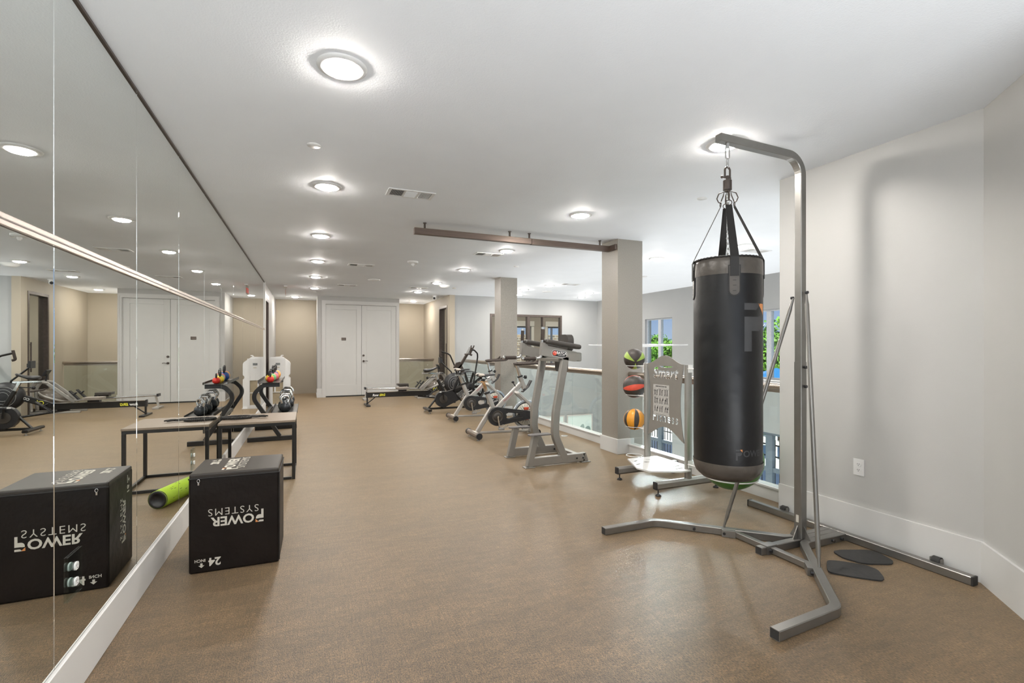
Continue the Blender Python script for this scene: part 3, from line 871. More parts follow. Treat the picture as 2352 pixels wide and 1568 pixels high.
mb = MB(); mb.cyl(.026, -.062, -.036, 16); mb.sphere((0, 0, -.062), .018, 12, 8); mb.build('detector_nozzle', M_whitepl, t)
mb = MB(); mb.cbox((.05, -.03, -.034), (.03, .03, .02)); mb.build('strobe', M_chrome, t, .002)
t = thing('security_camera', 'white dome security camera on the ceiling by the stairwell', 'camera', (3.11, 12.66, H))
mb = MB(); mb.cyl(.06, -.02, 0, 24); mb.sphere((0, 0, -.055), .052, 24, 14); mb.build('camera_housing', M_whitepl, t)
mb = MB(); mb.sphere((-.015, -.030, -.068), .032, 16, 10); mb.build('camera_lens', M_black, t)
# exit sign seen edge on
t = thing('exit_sign', 'clear edge lit exit sign with red letters hanging from the ceiling', 'sign', (-.46, 12.0, H), R(2.2))
mb = MB(); mb.box(-.035, -.16, -.025, .035, .16, -.0005); mb.build('canopy', M_whitepl, t, .003)
mb = MB(); mb.box(-.006, -.15, -.215, .006, .15, -.025); mb.build('sign_panel', glass_mat('frosted_acrylic', (.80, .82, .80), 1.0), t, .002)
text('EXIT', .15, M_exitred, t, basis((.0068, 0, -.185), (0, 1, 0), (0, 0, 1)), bold=.002)
text('EXIT', .15, M_exitred, t, basis((-.0068, 0, -.185), (0, -1, 0), (0, 0, 1)), bold=.002)

# hanging bronze bar
t = thing('ceiling_bar', 'long bronze bar hung from the ceiling, ending at the near column', 'bar', (0, 5.28, 0))
mb = MB(); mb.box(1.07, -.03, 2.588, 2.475, .03, 2.655); mb.box(2.479, -.03, 2.586, 3.604, .03, 2.654); mb.build('bar', M_brush, t, .002)
mb = MB(); mb.box(3.574, -.165, 2.587, 3.604, -.03, 2.654); mb.build('end_plate', M_brush, t, .002)
for x in (1.187, 2.201, 2.457, 3.455):
    mb = MB(); mb.cyl(.011, 2.654, 2.716, 12, M=Matrix.Translation((x, 0, 0))); mb.cyl(.020, 2.714, 2.7195, 16, M=Matrix.Translation((x, 0, 0))); mb.build('hanger', M_bronze, t)

# big fan in the void
t = thing('ceiling_fan', 'large white three blade fan hanging in the void behind the near column', 'fan', (6.0, 8.2, 1.40))
mb = MB(); mb.cyl(.025, .1, H - 1.40, 16); mb.build('downrod', M_whitepl, t)
mb = MB(); mb.lathe([(.0005, -.07), (.09, -.06), (.14, -.02), (.14, .04), (.08, .10), (.03, .16), (.0005, .16)], 32); mb.build('motor_hub', M_whitepl, t)
for k in range(3):
    a = R(95 + 120 * k); mb = MB(); rings = []
    for i in range(15):
        u = i / 14.0; r_ = .12 + 1.13 * u; wd = .06 + .075 * math.sin(PI * min(1, u * 1.1 + .05)) * (1 - u * .4); wd = max(wd * (1 - max(0, u - .85) * 5.5), .008)
        tw = .38 * (1 - u) ; zz = -.02 + .02 * u
        ring = []
        for q in range(8):
            ph = 2 * PI * q / 8; yy = wd * math.cos(ph); hh = .010 * math.sin(ph)
            ring.append((r_, yy * math.cos(tw) - hh * math.sin(tw), zz + yy * math.sin(tw) + hh * math.cos(tw)))
        rings.append(ring)
    mb.rings(rings, cap0=True, cap1=True, M=Matrix.Rotation(a, 4, 'Z')); mb.build('fan_blade', M_whitepl, t)

# ---------------------------------------------------------------- glass railings
def railing(y0, y1, seams, label, near_cap=False):
    t = thing('glass_railing', label, 'railing', (RAILX, y0, 0), group='glass railings along the void')
    ed = [y0 + .004] + seams + [y1 - .004]
    for k in range(len(ed) - 1):
        mb = MB(); mb.box(-.006, ed[k] - y0 + .003, .1225, .006, ed[k + 1] - y0 - .003, .975); mb.build('glass_panel', M_glass, t)
    mb = MB(); mb.rod((0, .002, 1.005), (0, y1 - y0 - .002, 1.005), .034, 24); mb.build('handrail', M_steelrail, t)
    mb = MB(); mb.box(-.012, .004, .955, .012, y1 - y0 - .004, .985); mb.build('rail_channel', M_steelrail, t)
    return t
railing(2.815, 5.10, [3.9], 'glass railing with round metal handrail between the near column and the right wall')
railing(5.46, 8.79, [6.56, 7.68], 'glass railing with round metal handrail between the two columns')
railing(9.12, 12.29, [10.2, 11.25], 'glass railing with round metal handrail beyond the far column')
t = thing('stair_railing', 'short glass railing across the stairwell right of the closet', 'railing', (2.42, 14.02, 0))
mb = MB(); mb.box(0.0, -.006, 0.0, .98, .006, .955); mb.build('glass_panel', M_glass, t)
mb = MB(); mb.rod((-.018, 0, .995), (.998, 0, .995), .034, 24); mb.build('handrail', M_steelrail, t)
mb = MB(); mb.box(0, -.012, .935, .98, .012, .970); mb.build('rail_channel', M_steelrail, t)

mb = MB(); mb.lathe([(.055, 0), (.055, .003), (.040, .005), (.0005, .005)], 28)
o = mb.build('floor_outlet_cover', M_steel); o.location = (3.60, 6.47, .0005); tag(o, 'round metal cover set in the carpet near the glass railing', 'floor cover')

# ---------------------------------------------------------------- pictures on the lower storey wall
def picture(x0, x1, z1, label):
    t = thing('framed_picture', label, 'picture', ((x0 + x1) / 2, YA, z1 - .6), group='framed prints on the lower wall')
    w = (x1 - x0) / 2; h = .6
    mb = MB()
    mb.box(-w, -.035, -h, w, -.001, -h + .03); mb.box(-w, -.035, h - .03, w, -.001, h); mb.box(-w, -.035, -h + .03, -w + .03, -.001, h - .03); mb.box(w - .03, -.035, -h + .03, w, -.001, h - .03)
    mb.build('picture_frame', mat('pale_frame', (.55, .50, .47), .4), t, .002)
    mb = MB(); mb.box(-w + .03, -.015, -h + .03, w - .03, -.002, h - .03); mb.build('print', M_picpaper, t)
    mb = MB()
    for cx, cz, rx, rz, an in ((-.2, .10, .10, .16, .5), (.06, .14, .08, .18, -.3), (.26, .08, .11, .17, -.2), (-.05, -.2, .1, .2, .2), (.2, -.3, .1, .15, .6)):
        pts = [(rx * math.cos(2 * PI * k / 24), rz * math.sin(2 * PI * k / 24)) for k in range(24)]
        mb.prism(pts, 0, .0015, M=basis((cx, -.0150, cz), (1, 0, 0), (0, 0, 1)) @ Matrix.Rotation(an, 4, 'Z'))
    mb.build('leaf_pattern', M_picleaf, t)
picture(6.92, 7.78, -.62, 'pale framed leaf print on the lower wall, the right one')
picture(5.95, 6.83, -.62, 'pale framed leaf print on the lower wall, the left one')

# ---------------------------------------------------------------- outdoors
mb = MB(); mb.box(8.15, -10, -2.7, 19.0, 26, -2.6)
o = mb.build('ground_deck', M_deck); o['kind'] = 'structure'
mb = MB(); mb.box(19.0, -30, -2.75, 90, 60, -2.62)
o = mb.build('ground_lawn', M_grass); o['kind'] = 'structure'
def fence(x, y0, y1, label):
    t = thing('iron_fence', label, 'fence', (x, y0, -2.6)); L = y1 - y0; n = int(L / .12)
    mb = MB()
    for z in (.15, 1.35, 1.62): mb.box(-.015, 0, z - .015, .015, L, z + .015)
    mb.build('rails', M_fence, t)
    mb = MB()
    for k in range(n + 1): mb.box(-.008, k * .12 - .008, .05, .008, k * .12 + .008, 1.75)
    o = mb.build('pickets', M_fence, t); o['kind'] = 'stuff'
    mb = MB()
    for k in range(int(L / 2.4) + 1): mb.box(-.03, k * 2.4 - .03, 0, .03, k * 2.4 + .03, 1.85)
    mb.build('fence_posts', M_fence, t)
fence(10.2, 5.0, 15.0, 'black iron fence on the deck outside the lower windows')
t = thing('pool_umbrella', 'blue pool umbrella outside the right window', 'umbrella', (14.0, 11.1, -2.6))
mb = MB(); mb.cyl(.03, 0, 3.25, 12); mb.build('umbrella_pole', M_trim, t)
mb = MB(); mb.lathe([(1.4, 2.72), (1.36, 2.78), (.7, 3.05), (.0005, 3.28), (.0005, 3.24), (.7, 3.01), (1.36, 2.74)], 8, smooth=False); mb.build('umbrella_canopy', M_awning, t)
def leaf_blob(mb, c, r, rng, n):
    """a crown of small leaf clumps scattered over lumpy boughs"""
    lumps = [(Vector(c) + Vector((rng.gauss(0, 1), rng.gauss(0, 1), rng.gauss(0, .7))).normalized() * r * rng.uniform(.2, .75), r * rng.uniform(.28, .45)) for _ in range(16)]
    for k in range(n):
        lc, lr = lumps[rng.randrange(16)]
        d_ = Vector((rng.gauss(0, 1), rng.gauss(0, 1), rng.gauss(0, 1))).normalized()
        p = lc + d_ * lr * rng.uniform(.75, 1.08); sz = rng.uniform(.05, .13)
        u = (d_.orthogonal().normalized() + Vector((rng.uniform(-.6, .6), rng.uniform(-.6, .6), rng.uniform(-.6, .6)))).normalized(); v = u.cross(d_ + Vector((rng.uniform(-.5, .5), 0, rng.uniform(-.2, .8)))).normalized()
        mb.add([p - u * sz, p - v * sz * .6, p + u * sz, p + v * sz * .6], [(0, 1, 2, 3)])
rng = random.Random(4)
tree_places = [(22.0, 21.8, 3.6, 'seen in the left window, right part'), (22.5, 25.4, 3.9, 'seen in the left window, centre'), (22.0, 29.0, 3.7, 'seen in the left window, beside the near column'),
               (18.5, 14.4, 4.6, 'seen in the right window, the tallest'), (22.5, 11.0, 4.4, 'partly hidden by the right wall'), (21.5, 18.2, 3.6, 'hidden behind the punching bag'),
               (27.0, 32.5, 4.6, 'far behind the left window trees')]
for x, y, hh, l in tree_places:
    t = thing('tree', 'bushy green tree outside, ' + l, 'tree', (x, y, -2.65), group='trees outside the windows')
    mb = MB(); mb.rod((0, 0, -.03), (.05, .02, hh * .75), .16, 10, .08); mb.build('trunk', M_trunk, t)
    mb = MB(); leaf_blob(mb, (0, 0, hh * .80), 1.75, rng, 5600); leaf_blob(mb, (.1, .2, hh * .42), 1.8, rng, 4200); mb.build('crown', M_leaf, t)
mb = MB(); mb.box(3.0, 19.0, -3, 14.0, 19.4, 1.9)
for k in range(5): pass
o = tag(mb.build('brick_building', M_brick), 'brick building outside the back room windows', 'building')

# ================================================================ punching bag stand
T_ = 0.050
st = thing('punching_bag_stand', 'silver square tube punching bag stand on splayed feet by the right wall', 'stand', (3.1, 2.275, 0))
def W(p): return (p[0] - 3.1, p[1] - 2.275, p[2])      # world to stand coordinates
def sqpart(name, path, w=T_, h=T_, normal=(0, 0, 1), m=M_stand, parent=st, r=.05, label=None, caps=True):
    mb = MB(); mb.sq([W(p) for p in (fillet(path, r, 6) if r else path)], w, h, normal, caps=caps)
    return mb.build(name, m, parent, label=label)
def open_end(p, d, parent=st):
    """dark plate painting the shade inside an open tube end, with the rim left standing"""
    p = Vector(W(p)); d = Vector(d).normalized(); s = d.cross(Vector((0, 0, 1)))
    mb = MB(); M = basis(p, s, (0, 0, 1)); mb.box(-.0215, -.0215, -.0005 if M.to_3x3() @ Vector((0, 0, 1)) == d else -.0006, .0215, .0215, .0006, M=M)
    return mb.build('opening_shade', M_slot, parent)  # flat dark plate in place of the tube's shaded inside
zc = T_ / 2 + .001
sqpart('rear_beam', [(3.48, 3.01, zc), (3.48, 1.505, zc)], r=0)
for y in (3.012, 1.503):
    mb = MB(); mb.cbox(W((3.48, y, zc)), (.052, .012, .052)); mb.build('end_cap', M_rubber, st, .003)
sqpart('center_beam', [(2.705, 2.275, zc), (3.455, 2.275, zc)], r=0)
open_end((2.7045, 2.275, zc), (-1, 0, 0))
armL = [(3.455, 2.327, zc), (3.06, 2.327, zc), (2.42, 2.950, zc), (1.965, 2.955, zc)]
armR = [(3.455, 2.223, zc), (3.06, 2.223, zc), (2.46, 1.610, zc), (1.985, 1.583, zc)]
sqpart('foot_arm', armL, r=.10); sqpart('foot_arm', armR, r=.10)
open_end((1.9645, 2.955, zc), (-1, 0, 0)); open_end((1.9845, 1.583, zc), (-1, -.06, 0))
sqpart('cross_bar', [(2.80, 2.305, zc), (2.80, 2.555, zc)], .04, .04, r=0)
sqpart('cross_bar', [(2.80, 2.245, zc), (2.80, 1.985, zc)], .04, .04, r=0)
for sg in (1, -1):
    mb = MB(); mb.cbox(W((2.80, 2.275 + sg * .028, zc)), (.10, .005, .052)); mb.build('bracket_plate', M_stand, st, .001)
mb = MB(); mb.cbox(W((2.795, 2.275, T_ + .004)), (.09, .058, .004)); mb.build('bracket_plate', M_stand, st, .001)
for c_, a in (((2.765, 2.575, zc), -44.2), ((2.77, 1.965, zc), 45.6)):
    mb = MB(); M = Matrix.Translation(W(c_)) @ Matrix.Rotation(R(a), 4, 'Z'); mb.cbox((0, 0, 0), (.09, .054, .048), M=M); mb.build('bracket_sleeve', M_stand, st, .001)
sqpart('upright', [(3.10, 2.275, .052), (3.10, 2.275, 1.25)], .056, .056, (1, 0, 0), r=0)
bo = fillet([(3.10, 2.275, 1.25), (3.10, 2.275, 2.643), (2.36, 2.275, 2.655)], .13, 10)
mb = MB(); mb.sq([W(p) for p in bo], .05, .052, (0, 1, 0)); mb.build('boom', M_stand, st)
mb = MB()
for a in (0, 1):
    for sg in (-1, 1):
        M = basis(W((3.10, 2.275, .052)), (sg if a == 0 else 0, sg if a else 0, 0), (0, 0, 1))
        mb.prism([(.028, 0), (.075, 0), (.028, .085)], -.003, .003, M=M)
mb.build('gusset', M_stand, st)
mb = MB(); mb.box(-.0298, -.010, .16, -.0285, .010, .21); mb.build('stand_sticker', M_print, st)
def brace(a, b, nm='brace'):
    a = Vector(W(a)); b = Vector(W(b)); d = (b - a)
    mb = MB(); pts = [a, a + d * .03, a + d * .05, b - d * .05, b - d * .03, b]
    mb.tube(pts, .0135, 14, scale=[.55, .7, 1, 1, .7, .55]); return mb.build(nm, M_stand, st)
brace((2.77, 2.625, .045), (3.085, 2.315, 1.69)); brace((2.785, 1.925, .045), (3.105, 2.236, 1.72))
for p, d in (((3.10, 2.236, 1.72), (0, -1, 0)), ((3.10, 2.244, 1.215), (0, -1, 0)), ((3.10, 2.244, 1.085), (0, -1, 0)), ((3.40, 2.196, zc), (0, -1, 0)), ((3.31, 2.196, zc), (0, -1, 0)), ((2.775, 2.245, zc), (0, -1, 0)),
             ((2.60, 2.735, zc), (-.7, -.72, 0)), ((2.735, 2.585, zc), (-.7, -.72, 0)), ((2.79, 1.97, zc), (-.7, .7, 0)), ((2.73, 1.92, zc), (-.7, .7, 0)), ((3.085, 2.315, 1.69), (0, 1, 0))):
    mb = MB(); a = Vector(W(p)); mb.rod(a, a + Vector(d).normalized() * .016, .010, 12); mb.build('bolt', M_black, st)
for y in (1.70, 2.72):
    o = MB(); o.box(-.003, -.03, -.02, .022, -.022, .02); o.box(-.003, .022, -.02, .022, .03, .02)
    c_ = o.build('caster_bracket', M_stand, st); c_.location = W((3.508, y, .052))
    mb = MB(); mb.cyl(.027, -.020, .020, 20, M=Matrix.Rotation(R(90), 4, 'X')); w_ = mb.build('caster_wheel', M_rubber, c_); w_.location = (.016, 0, .0)

# ---------------------------------------------------------------- the bag
BX, BY = 2.424, 2.266
bag = thing('punching_bag', 'tall black punching bag hanging on straps from the silver stand', 'punching bag', (BX, BY, 0))
mb = MB()
mb.lathe([(.198, .645), (.200, .8), (.199, 1.2), (.200, 1.6), (.198, 1.788)], 64)
mb.build('bag_body', M_bag, bag)
mb = MB(); mb.lathe([(.2005, 1.786), (.2015, 1.80), (.2005, 1.86), (.197, 1.882), (.190, 1.888), (.10, 1.889), (.0005, 1.889)], 64)
mb.build('top_band', M_bagband, bag, label='dark grey band at the top of the bag')
rg = random.Random(2)
prof = [(.2015, .652), (.2015, .63), (.196, .605), (.184, .580), (.166, .562), (.14, .552)]
rings = []
fold = [rg.uniform(-1, 1) for _ in range(96)]
for r_, z in prof:
    t0 = (.652 - z) / .1
    rings.append([((r_ + .0025 * fold[k] * t0) * math.cos(2 * PI * k / 96), (r_ + .0025 * fold[k] * t0) * math.sin(2 * PI * k / 96), z) for k in range(96)])
mb = MB(); mb.rings(rings); mb.build('bottom_band', M_bagband, bag, label='gathered dark grey band at the bottom of the bag')
mb = MB(); mb.lathe([(.168, .564), (.150, .545), (.11, .536), (.0005, .534)], 48); mb.build('bottom_cap', M_vinyl, bag)
mb = MB()   # laced rim
n = 200
mb.tube([(.196 * math.cos(2 * PI * k / n), .196 * math.sin(2 * PI * k / n), 1.889 + .0015 * math.sin(k * PI / 2)) for k in range(n)], .0055, 8, closed=True)
mb.build('laced_rim', M_strap, bag)
def strap(az, zt=2.232):
    a = R(az); M = Matrix.Rotation(a, 4, 'Z')
    mb = MB(); w0, w1 = .019, .024; rr = .2055
    pts = [(.040, zt), (.196, 1.905), (rr + .001, 1.882), (rr + .001, 1.77)]
    rings = []
    for i, (r_, z) in enumerate(pts):
        w = (w0, w1, w1, w1)[i]
        nx = [(.9, .43), (.95, .2), (1, .1), (1, 0)][i]
        rings.append([(r_ - nx[0] * .0015, -w, z - nx[1] * .0015), (r_ - nx[0] * .0015, w, z - nx[1] * .0015), (r_ + nx[0] * .0015, w, z + nx[1] * .0015), (r_ + nx[0] * .0015, -w, z + nx[1] * .0015)])
    mb.rings(rings, smooth=False, cap0=True, cap1=True, M=M)
    o = mb.build('hanging_strap', M_strap, bag)
    # sewn patch: a rounded tab wrapped on the cylinder
    def wrap(pts, r_):
        return [(r_ * math.cos(p[0] / .2), r_ * math.sin(p[0] / .2), p[1]) for p in pts]
    def tab(hw, z0, z1, r_, m, nm, par):
        prof2 = [(-hw, z1)] + [(-hw * math.cos(PI * k / 10), z0 + hw - hw * math.sin(PI * k / 10)) for k in range(11)] + [(hw, z1)]
        mb = MB(); L = len(prof2); cen = []
        fr = wrap(prof2, r_); bk = wrap(prof2, .199)
        lp = [(x, y) for x, y in prof2]
        # fill in strips across
        rows = []
        for i in range(14):
            z = z0 + hw * (1 - math.cos(PI / 2 * i / 9)) if i < 10 else z0 + hw + (z1 - z0 - hw) * (i - 9) / 4
            if z < z0 + hw: xw = math.sqrt(max(hw * hw - (z0 + hw - z) ** 2, 1e-8))
            else: xw = hw
            rows.append(wrap([(-xw + 2 * xw * q / 6, z) for q in range(7)], r_))
        mb.rings(rows, closed_u=False, M=M)
        mb.rings([fr, bk], closed_u=True, M=M, smooth=False)
        return mb.build(nm, m, par)
    p1 = tab(.034, 1.650, 1.835, .2030, M_strap, 'patch_edging', bag)
    p2 = tab(.027, 1.658, 1.830, .2040, M_bagband, 'strap_patch', bag)
    mb = MB()
    for z in (1.745, 1.715, 1.683): mb.cbox((.2043, 0, z), (.001, .018, .0025), M=M)
    mb.build('stitching', M_strap, p2)
    mb = MB()
    mb.tube([Vector(M @ Vector((.040 + .000, .018 * math.cos(2 * PI * k / 16), zt + .014 + .016 * math.sin(2 * PI * k / 16)))) for k in range(16)], .0028, 6, closed=True)
    mb.tube(fillet([M @ Vector(p) for p in ((.020, 0, 2.325), (.050, 0, 2.315), (.062, 0, 2.285), (.045, 0, 2.245), (.024, 0, 2.30))], .008, 3), .0035, 6, closed=True)
    mb.build('snap_hook', M_bronze, bag)
for az in (234, 144, 324, 54): strap(az)
mb = MB(); mb.cyl(.026, 2.335, 2.395, 24); mb.cyl(.009, 2.395, 2.425, 12); mb.cyl(.018, 2.325, 2.335, 20); mb.build('swivel', M_bronze, bag)
U = fillet([(-.021, 0, 2.410), (-.021, 0, 2.478), (.021, 0, 2.478), (.021, 0, 2.410)], .020, 6)
mb = MB(); mb.tube(U, .006, 10); mb.rod((-.042, 0, 2.412), (.028, 0, 2.412), .005, 10); mb.sphere((-.045, 0, 2.412), .009, 10, 8); 
mb.build('shackle', M_bronze, bag)
def link(mb, c, hl, hw, r_, axis):
    pts = []
    for k in range(16):
        a = 2 * PI * k / 16; x = hw * math.cos(a); z = (hl - hw) * (1 if math.sin(a) > 0 else -1) + hw * math.sin(a)
        pts.append((c[0] + (x if axis == 'x' else 0), c[1] + (x if axis == 'y' else 0), c[2] + z))
    mb.tube(pts, r_, 6, closed=True)
mb = MB(); link(mb, (0, 0, 2.570), .040, .016, .0045, 'x'); mb.build('carabiner', M_steel, bag)
mb = MB(); link(mb, (0, 0, 2.522), .014, .008, .003, 'y'); mb.cyl(.008, 2.498, 2.512, 12); link(mb, (0, 0, 2.488), .014, .008, .003, 'y'); mb.build('swivel_link', M_steel, bag)
mb = MB(); mb.cyl(.012, 2.600, 2.628, 16); mb.build('eye_bolt', M_steel, bag)
mb = MB()
for k in range(13): link(mb, (0.004, 0, 2.305 - k * .032), .020, .008, .003, 'x' if k % 2 else 'y')
mb.build('safety_chain', M_chrome, bag)

# curved logo on the bag
def logo_polys():
    """2-D logo shapes: grey strokes and the small triangle; letter height 1"""
    grey = [[(0, .80), (.42, .80), (.62, 1.0), (0, 1.0)],
            [(0, -.42), (.24, -.42), (.24, .18), (.52, .18), (.66, .24), (.76, .36), (.80, .50), (.80, .62), (.56, .62), (.50, .60), (.0, .60)]]
    tri = [[(.50, .80 + .2), (.84, 1.0), (.84, .66)]]
    return grey, tri
def on_bag(mesh_pts, az, z, size, r_=.2008):
    return [(r_ * math.cos(az + p[0] * size / r_), r_ * math.sin(az + p[0] * size / r_), z + p[1] * size) for p in mesh_pts]
def bag_logo(az, z, size, parent):
    grey, tri = logo_polys()
    for nm, polys, m in (('logo_p', grey, M_baglogo), ('logo_triangle', tri, M_orange)):
        mb = MB()
        for pl in polys:
            # split into a fine grid by clipping in columns so that it bends with the bag
            bm = bmesh.new(); f_ = bm.faces.new([bm.verts.new((p[0], p[1], 0)) for p in pl])
            for q in range(1, 20): bmesh.ops.bisect_plane(bm, geom=bm.verts[:] + bm.edges[:] + bm.faces[:], plane_co=(q * .05, 0, 0), plane_no=(1, 0, 0))
            bmesh.ops.triangulate(bm, faces=bm.faces[:]); bm.verts.index_update()
            mb.add(on_bag([(v.co.x, v.co.y) for v in bm.verts], az, z, size), [tuple(v.index for v in f.verts) for f in bm.faces]); bm.free()
        mb.build(nm, m, parent)
AZ0 = R(234) 
bag_logo(R(238 + 12), 1.54 - .13, .20, bag)
bag_logo(R(236), .705, .045, bag)
me = text_mesh('OWER', .052, .0012, 0.0, 'LEFT')
for v in me.vertices:
    a = R(236) + (v.co.x + .042) / .2008; zz = v.co.y + .708
    v.co = (.2009 * math.cos(a), .2009 * math.sin(a), zz)
me.materials.clear(); me.materials.append(M_baglogo)
o = bpy.data.objects.new('lettering', me); COL.objects.link(o); o.parent = bag

# floor pads
def pad(pts, z, label):
    cx = sum(p[0] for p in pts) / len(pts); cy = sum(p[1] for p in pts) / len(pts)
    sm = []
    n = len(pts)
    for k in range(n):       # soften the corners
        p0, p1, p2 = Vector(pts[k - 1]), Vector(pts[k]), Vector(pts[(k + 1) % n])
        for q in range(4):
            t = q / 3; a = p1.lerp(p0, .28); b = p1.lerp(p2, .28); m_ = a.lerp(p1, t).lerp(p1.lerp(b, t), t); sm.append((m_.x - cx, m_.y - cy))
    mb = MB(); mb.prism(sm, 0, .008)
    o = mb.build('rubber_pad', M_rubber, bev=.002); o.location = (cx, cy, z)
    return tag(o, label, 'mat', 'loose rubber pads behind the stand')
pad([(3.184, 2.111), (3.26, 2.104), (3.43, 2.029), (3.44, 1.976), (3.395, 1.868), (3.336, 1.84), (3.181, 1.912), (3.145, 2.021)], .001, 'flat black rubber pad on the carpet, the one nearer the rear beam')
pad([(3.013, 2.036), (3.075, 2.003), (3.17, 1.895), (3.17, 1.825), (3.088, 1.744), (3.041, 1.735), (2.942, 1.828), (2.861, 1.928)], .001, 'flat black rubber pad on the carpet, beside the right foot arm')

# ================================================================ plyometric box
BW, BD, BH = .485, .43, .595
bx = thing('plyo_box', 'black vinyl plyometric box with upside down cream lettering beside the mirrors', 'box', (-.405, 3.375 + BD / 2, 0), R(-1))
mb = MB(); mb.box(-BW / 2, -BD / 2, .001, BW / 2, BD / 2, BH - .016); mb.build('box_body', M_boxv, bx, .012)
mb = MB(); mb.box(-BW / 2 + .002, -BD / 2 + .003, BH - .030, BW / 2 - .002, BD / 2 - .003, BH); mb.build('box_lid', M_boxtop, bx, .010)
mb = MB(); mb.tube(fillet([(-BW / 2 - .001, -BD / 2 - .001, BH - .028), (BW / 2 + .001, -BD / 2 - .001, BH - .028), (BW / 2 + .001, BD / 2, BH - .028)], .01, 3), .0035, 6)
mb.tube([(BW / 2 + .001, -BD / 2 - .001, .02), (BW / 2 + .001, -BD / 2 - .001, BH - .03)], .0035, 6)
mb.build('zipper', M_strap, bx)
mb = MB(); mb.tube([(-.19 + .007 * math.cos(2 * PI * k / 12), -BD / 2 - .007, BH - .04 + .010 * math.sin(2 * PI * k / 12)) for k in range(12)], .0018, 6, closed=True)
mb.cbox((-.19, -BD / 2 - .006, BH - .058), (.008, .003, .016)); mb.build('zip_pull', M_chrome, bx)
def logo(parent, M, h, tw):
    """logo with the second line of thin letters; h = letter height, M = origin at the left of the baseline"""
    grey, tri = logo_polys()
    for nm, polys, m in (('logo_p', grey, M_print), ('logo_triangle', tri, M_orange)):
        mb = MB()
        for pl in polys: mb.prism([(p[0] * h * .95, p[1] * h) for p in pl], 0, .0008, M=M)
        mb.build(nm, m, parent)
    text('OWER', h * 1.36, M_print, parent, M @ Matrix.Translation((h * .92, 0, .0002)), bold=h * .035, ext=.0004, align='LEFT', sx=1.03)
    text('SYSTEMS', h * 1.12, M_print, parent, M @ Matrix.Translation((h * .44, -h * .98, .0002)), bold=-h * .012, ext=.0004, align='LEFT', space=1.20, sx=1.0)
def mark(parent, M, s, num):
    text(num, s, M_print, parent, M, bold=s * .03, ext=.0004, align='LEFT')
    text('INCH', s * .36, M_print, parent, M @ Matrix.Translation((s * 1.22, 0.0, 0)), bold=s * .008, ext=.0004, align='LEFT')
    mb = MB(); a = s * 1.55; b = s * .36
    mb.prism([(a - s * .09, b), (a + s * .09, b), (a + s * .09, b + s * .2), (a + s * .24, b + s * .2), (a, b + s * .42), (a - s * .24, b + s * .2), (a - s * .09, b + s * .2)], 0, .0008, M=M)
    mb.build('arrow_mark', M_print, parent)
# front face, upside down: local x -> -x, up -> -z
Mf = basis((.155, -BD / 2 - .0015, .325), (-1, 0, 0), (0, 0, -1))
logo(bx, Mf, .055, 0)
mark(bx, basis((-.075, -BD / 2 - .0015, .085), (-1, 0, 0), (0, 0, -1)), .065, '24')
# lid
logo(bx, basis((-.02, -BD / 2 + .06, BH + .0006), (0, 1, 0), (-1, 0, 0)), .062, 0)
mark(bx, basis((-.13, .03, BH + .0006), (0, 1, 0), (-1, 0, 0)), .065, '20')
# side towards the mirrors
logo(bx, basis((-BW / 2 - .0015, .02, .17), (0, 0, 1), (0, 1, 0)), .050, 0)
mark(bx, basis((-BW / 2 - .0015, .10, .44), (0, 0, 1), (0, 1, 0)), .055, '16')

# foam roller behind the box
p0 = Vector((-.525, 4.86, .078)); p1 = Vector((-.68, 5.30, .078))
t = thing('foam_roller', 'lime green foam roller with black core lying behind the black box', 'foam roller', p0)
d_ = p1 - p0; Mr = d_.to_track_quat('Z', 'Y').to_matrix().to_4x4()
mb = MB(); mb.lathe([(.056, 0), (.074, .001), (.076, .006), (.076, d_.length - .006), (.074, d_.length), (.056, d_.length)], 40, M=Mr); mb.build('foam_sleeve', M_green, t)
mb = MB(); mb.lathe([(.0765, 0), (.0765, .010), (.072, -.001), (.050, -.001), (.046, .02), (.0005, .02)], 32, M=Mr); mb.build('core', M_black, t)
mb = MB()
rg = random.Random(7)
for k in range(26):
    a = rg.uniform(0, 6.28); z = rg.uniform(.08, .36); mb.cbox((.0763, 0, z), (.0006, rg.uniform(.002, .005), rg.uniform(.008, .03)), M=Mr @ Matrix.Rotation(a, 4, 'Z'))
mb.build('printed_figures', M_black, t)

# ================================================================ bench table with speckled top
tb = thing('plyo_bench', 'black metal framed bench with brown speckled top against the mirrors', 'bench', (-.46, 5.755, 0))
hx, hy, tz = .345, .335, .608
mb = MB(); mb.box(-hx, -hy, tz - .022, hx, hy, tz); mb.build('bench_top', M_table, tb, .003)
mb = MB(); q = .030
mb.box(-hx + .004, -hy + .004, tz - .052, hx - .004, -hy + .034, tz - .0225); mb.box(-hx + .004, hy - .034, tz - .052, hx - .004, hy - .004, tz - .0225)
mb.box(-hx + .004, -hy + .034, tz - .052, -hx + .034, hy - .034, tz - .0225); mb.box(hx - .034, -hy + .034, tz - .052, hx - .004, hy - .034, tz - .0225)
mb.build('top_frame', M_blackmet, tb, .002)
for sx in (-1, 1):
    for sy in (-1, 1):
        mb = MB(); x = sx * (hx - .019); y = sy * (hy - .019); mb.box(x - .015, y - .015, .001, x + .015, y + .015, tz - .0525); mb.build('leg', M_blackmet, tb, .002)
mb = MB()
for y in (-1, 1): mb.box(-hx + .036, y * (hy - .019) - .013, .002, hx - .036, y * (hy - .019) + .013, .028)
for x in (-1, 1): mb.box(x * (hx - .019) - .013, -hy + .036, .002, x * (hx - .019) + .013, hy - .036, .028)
mb.build('floor_rail', M_blackmet, tb, .002)
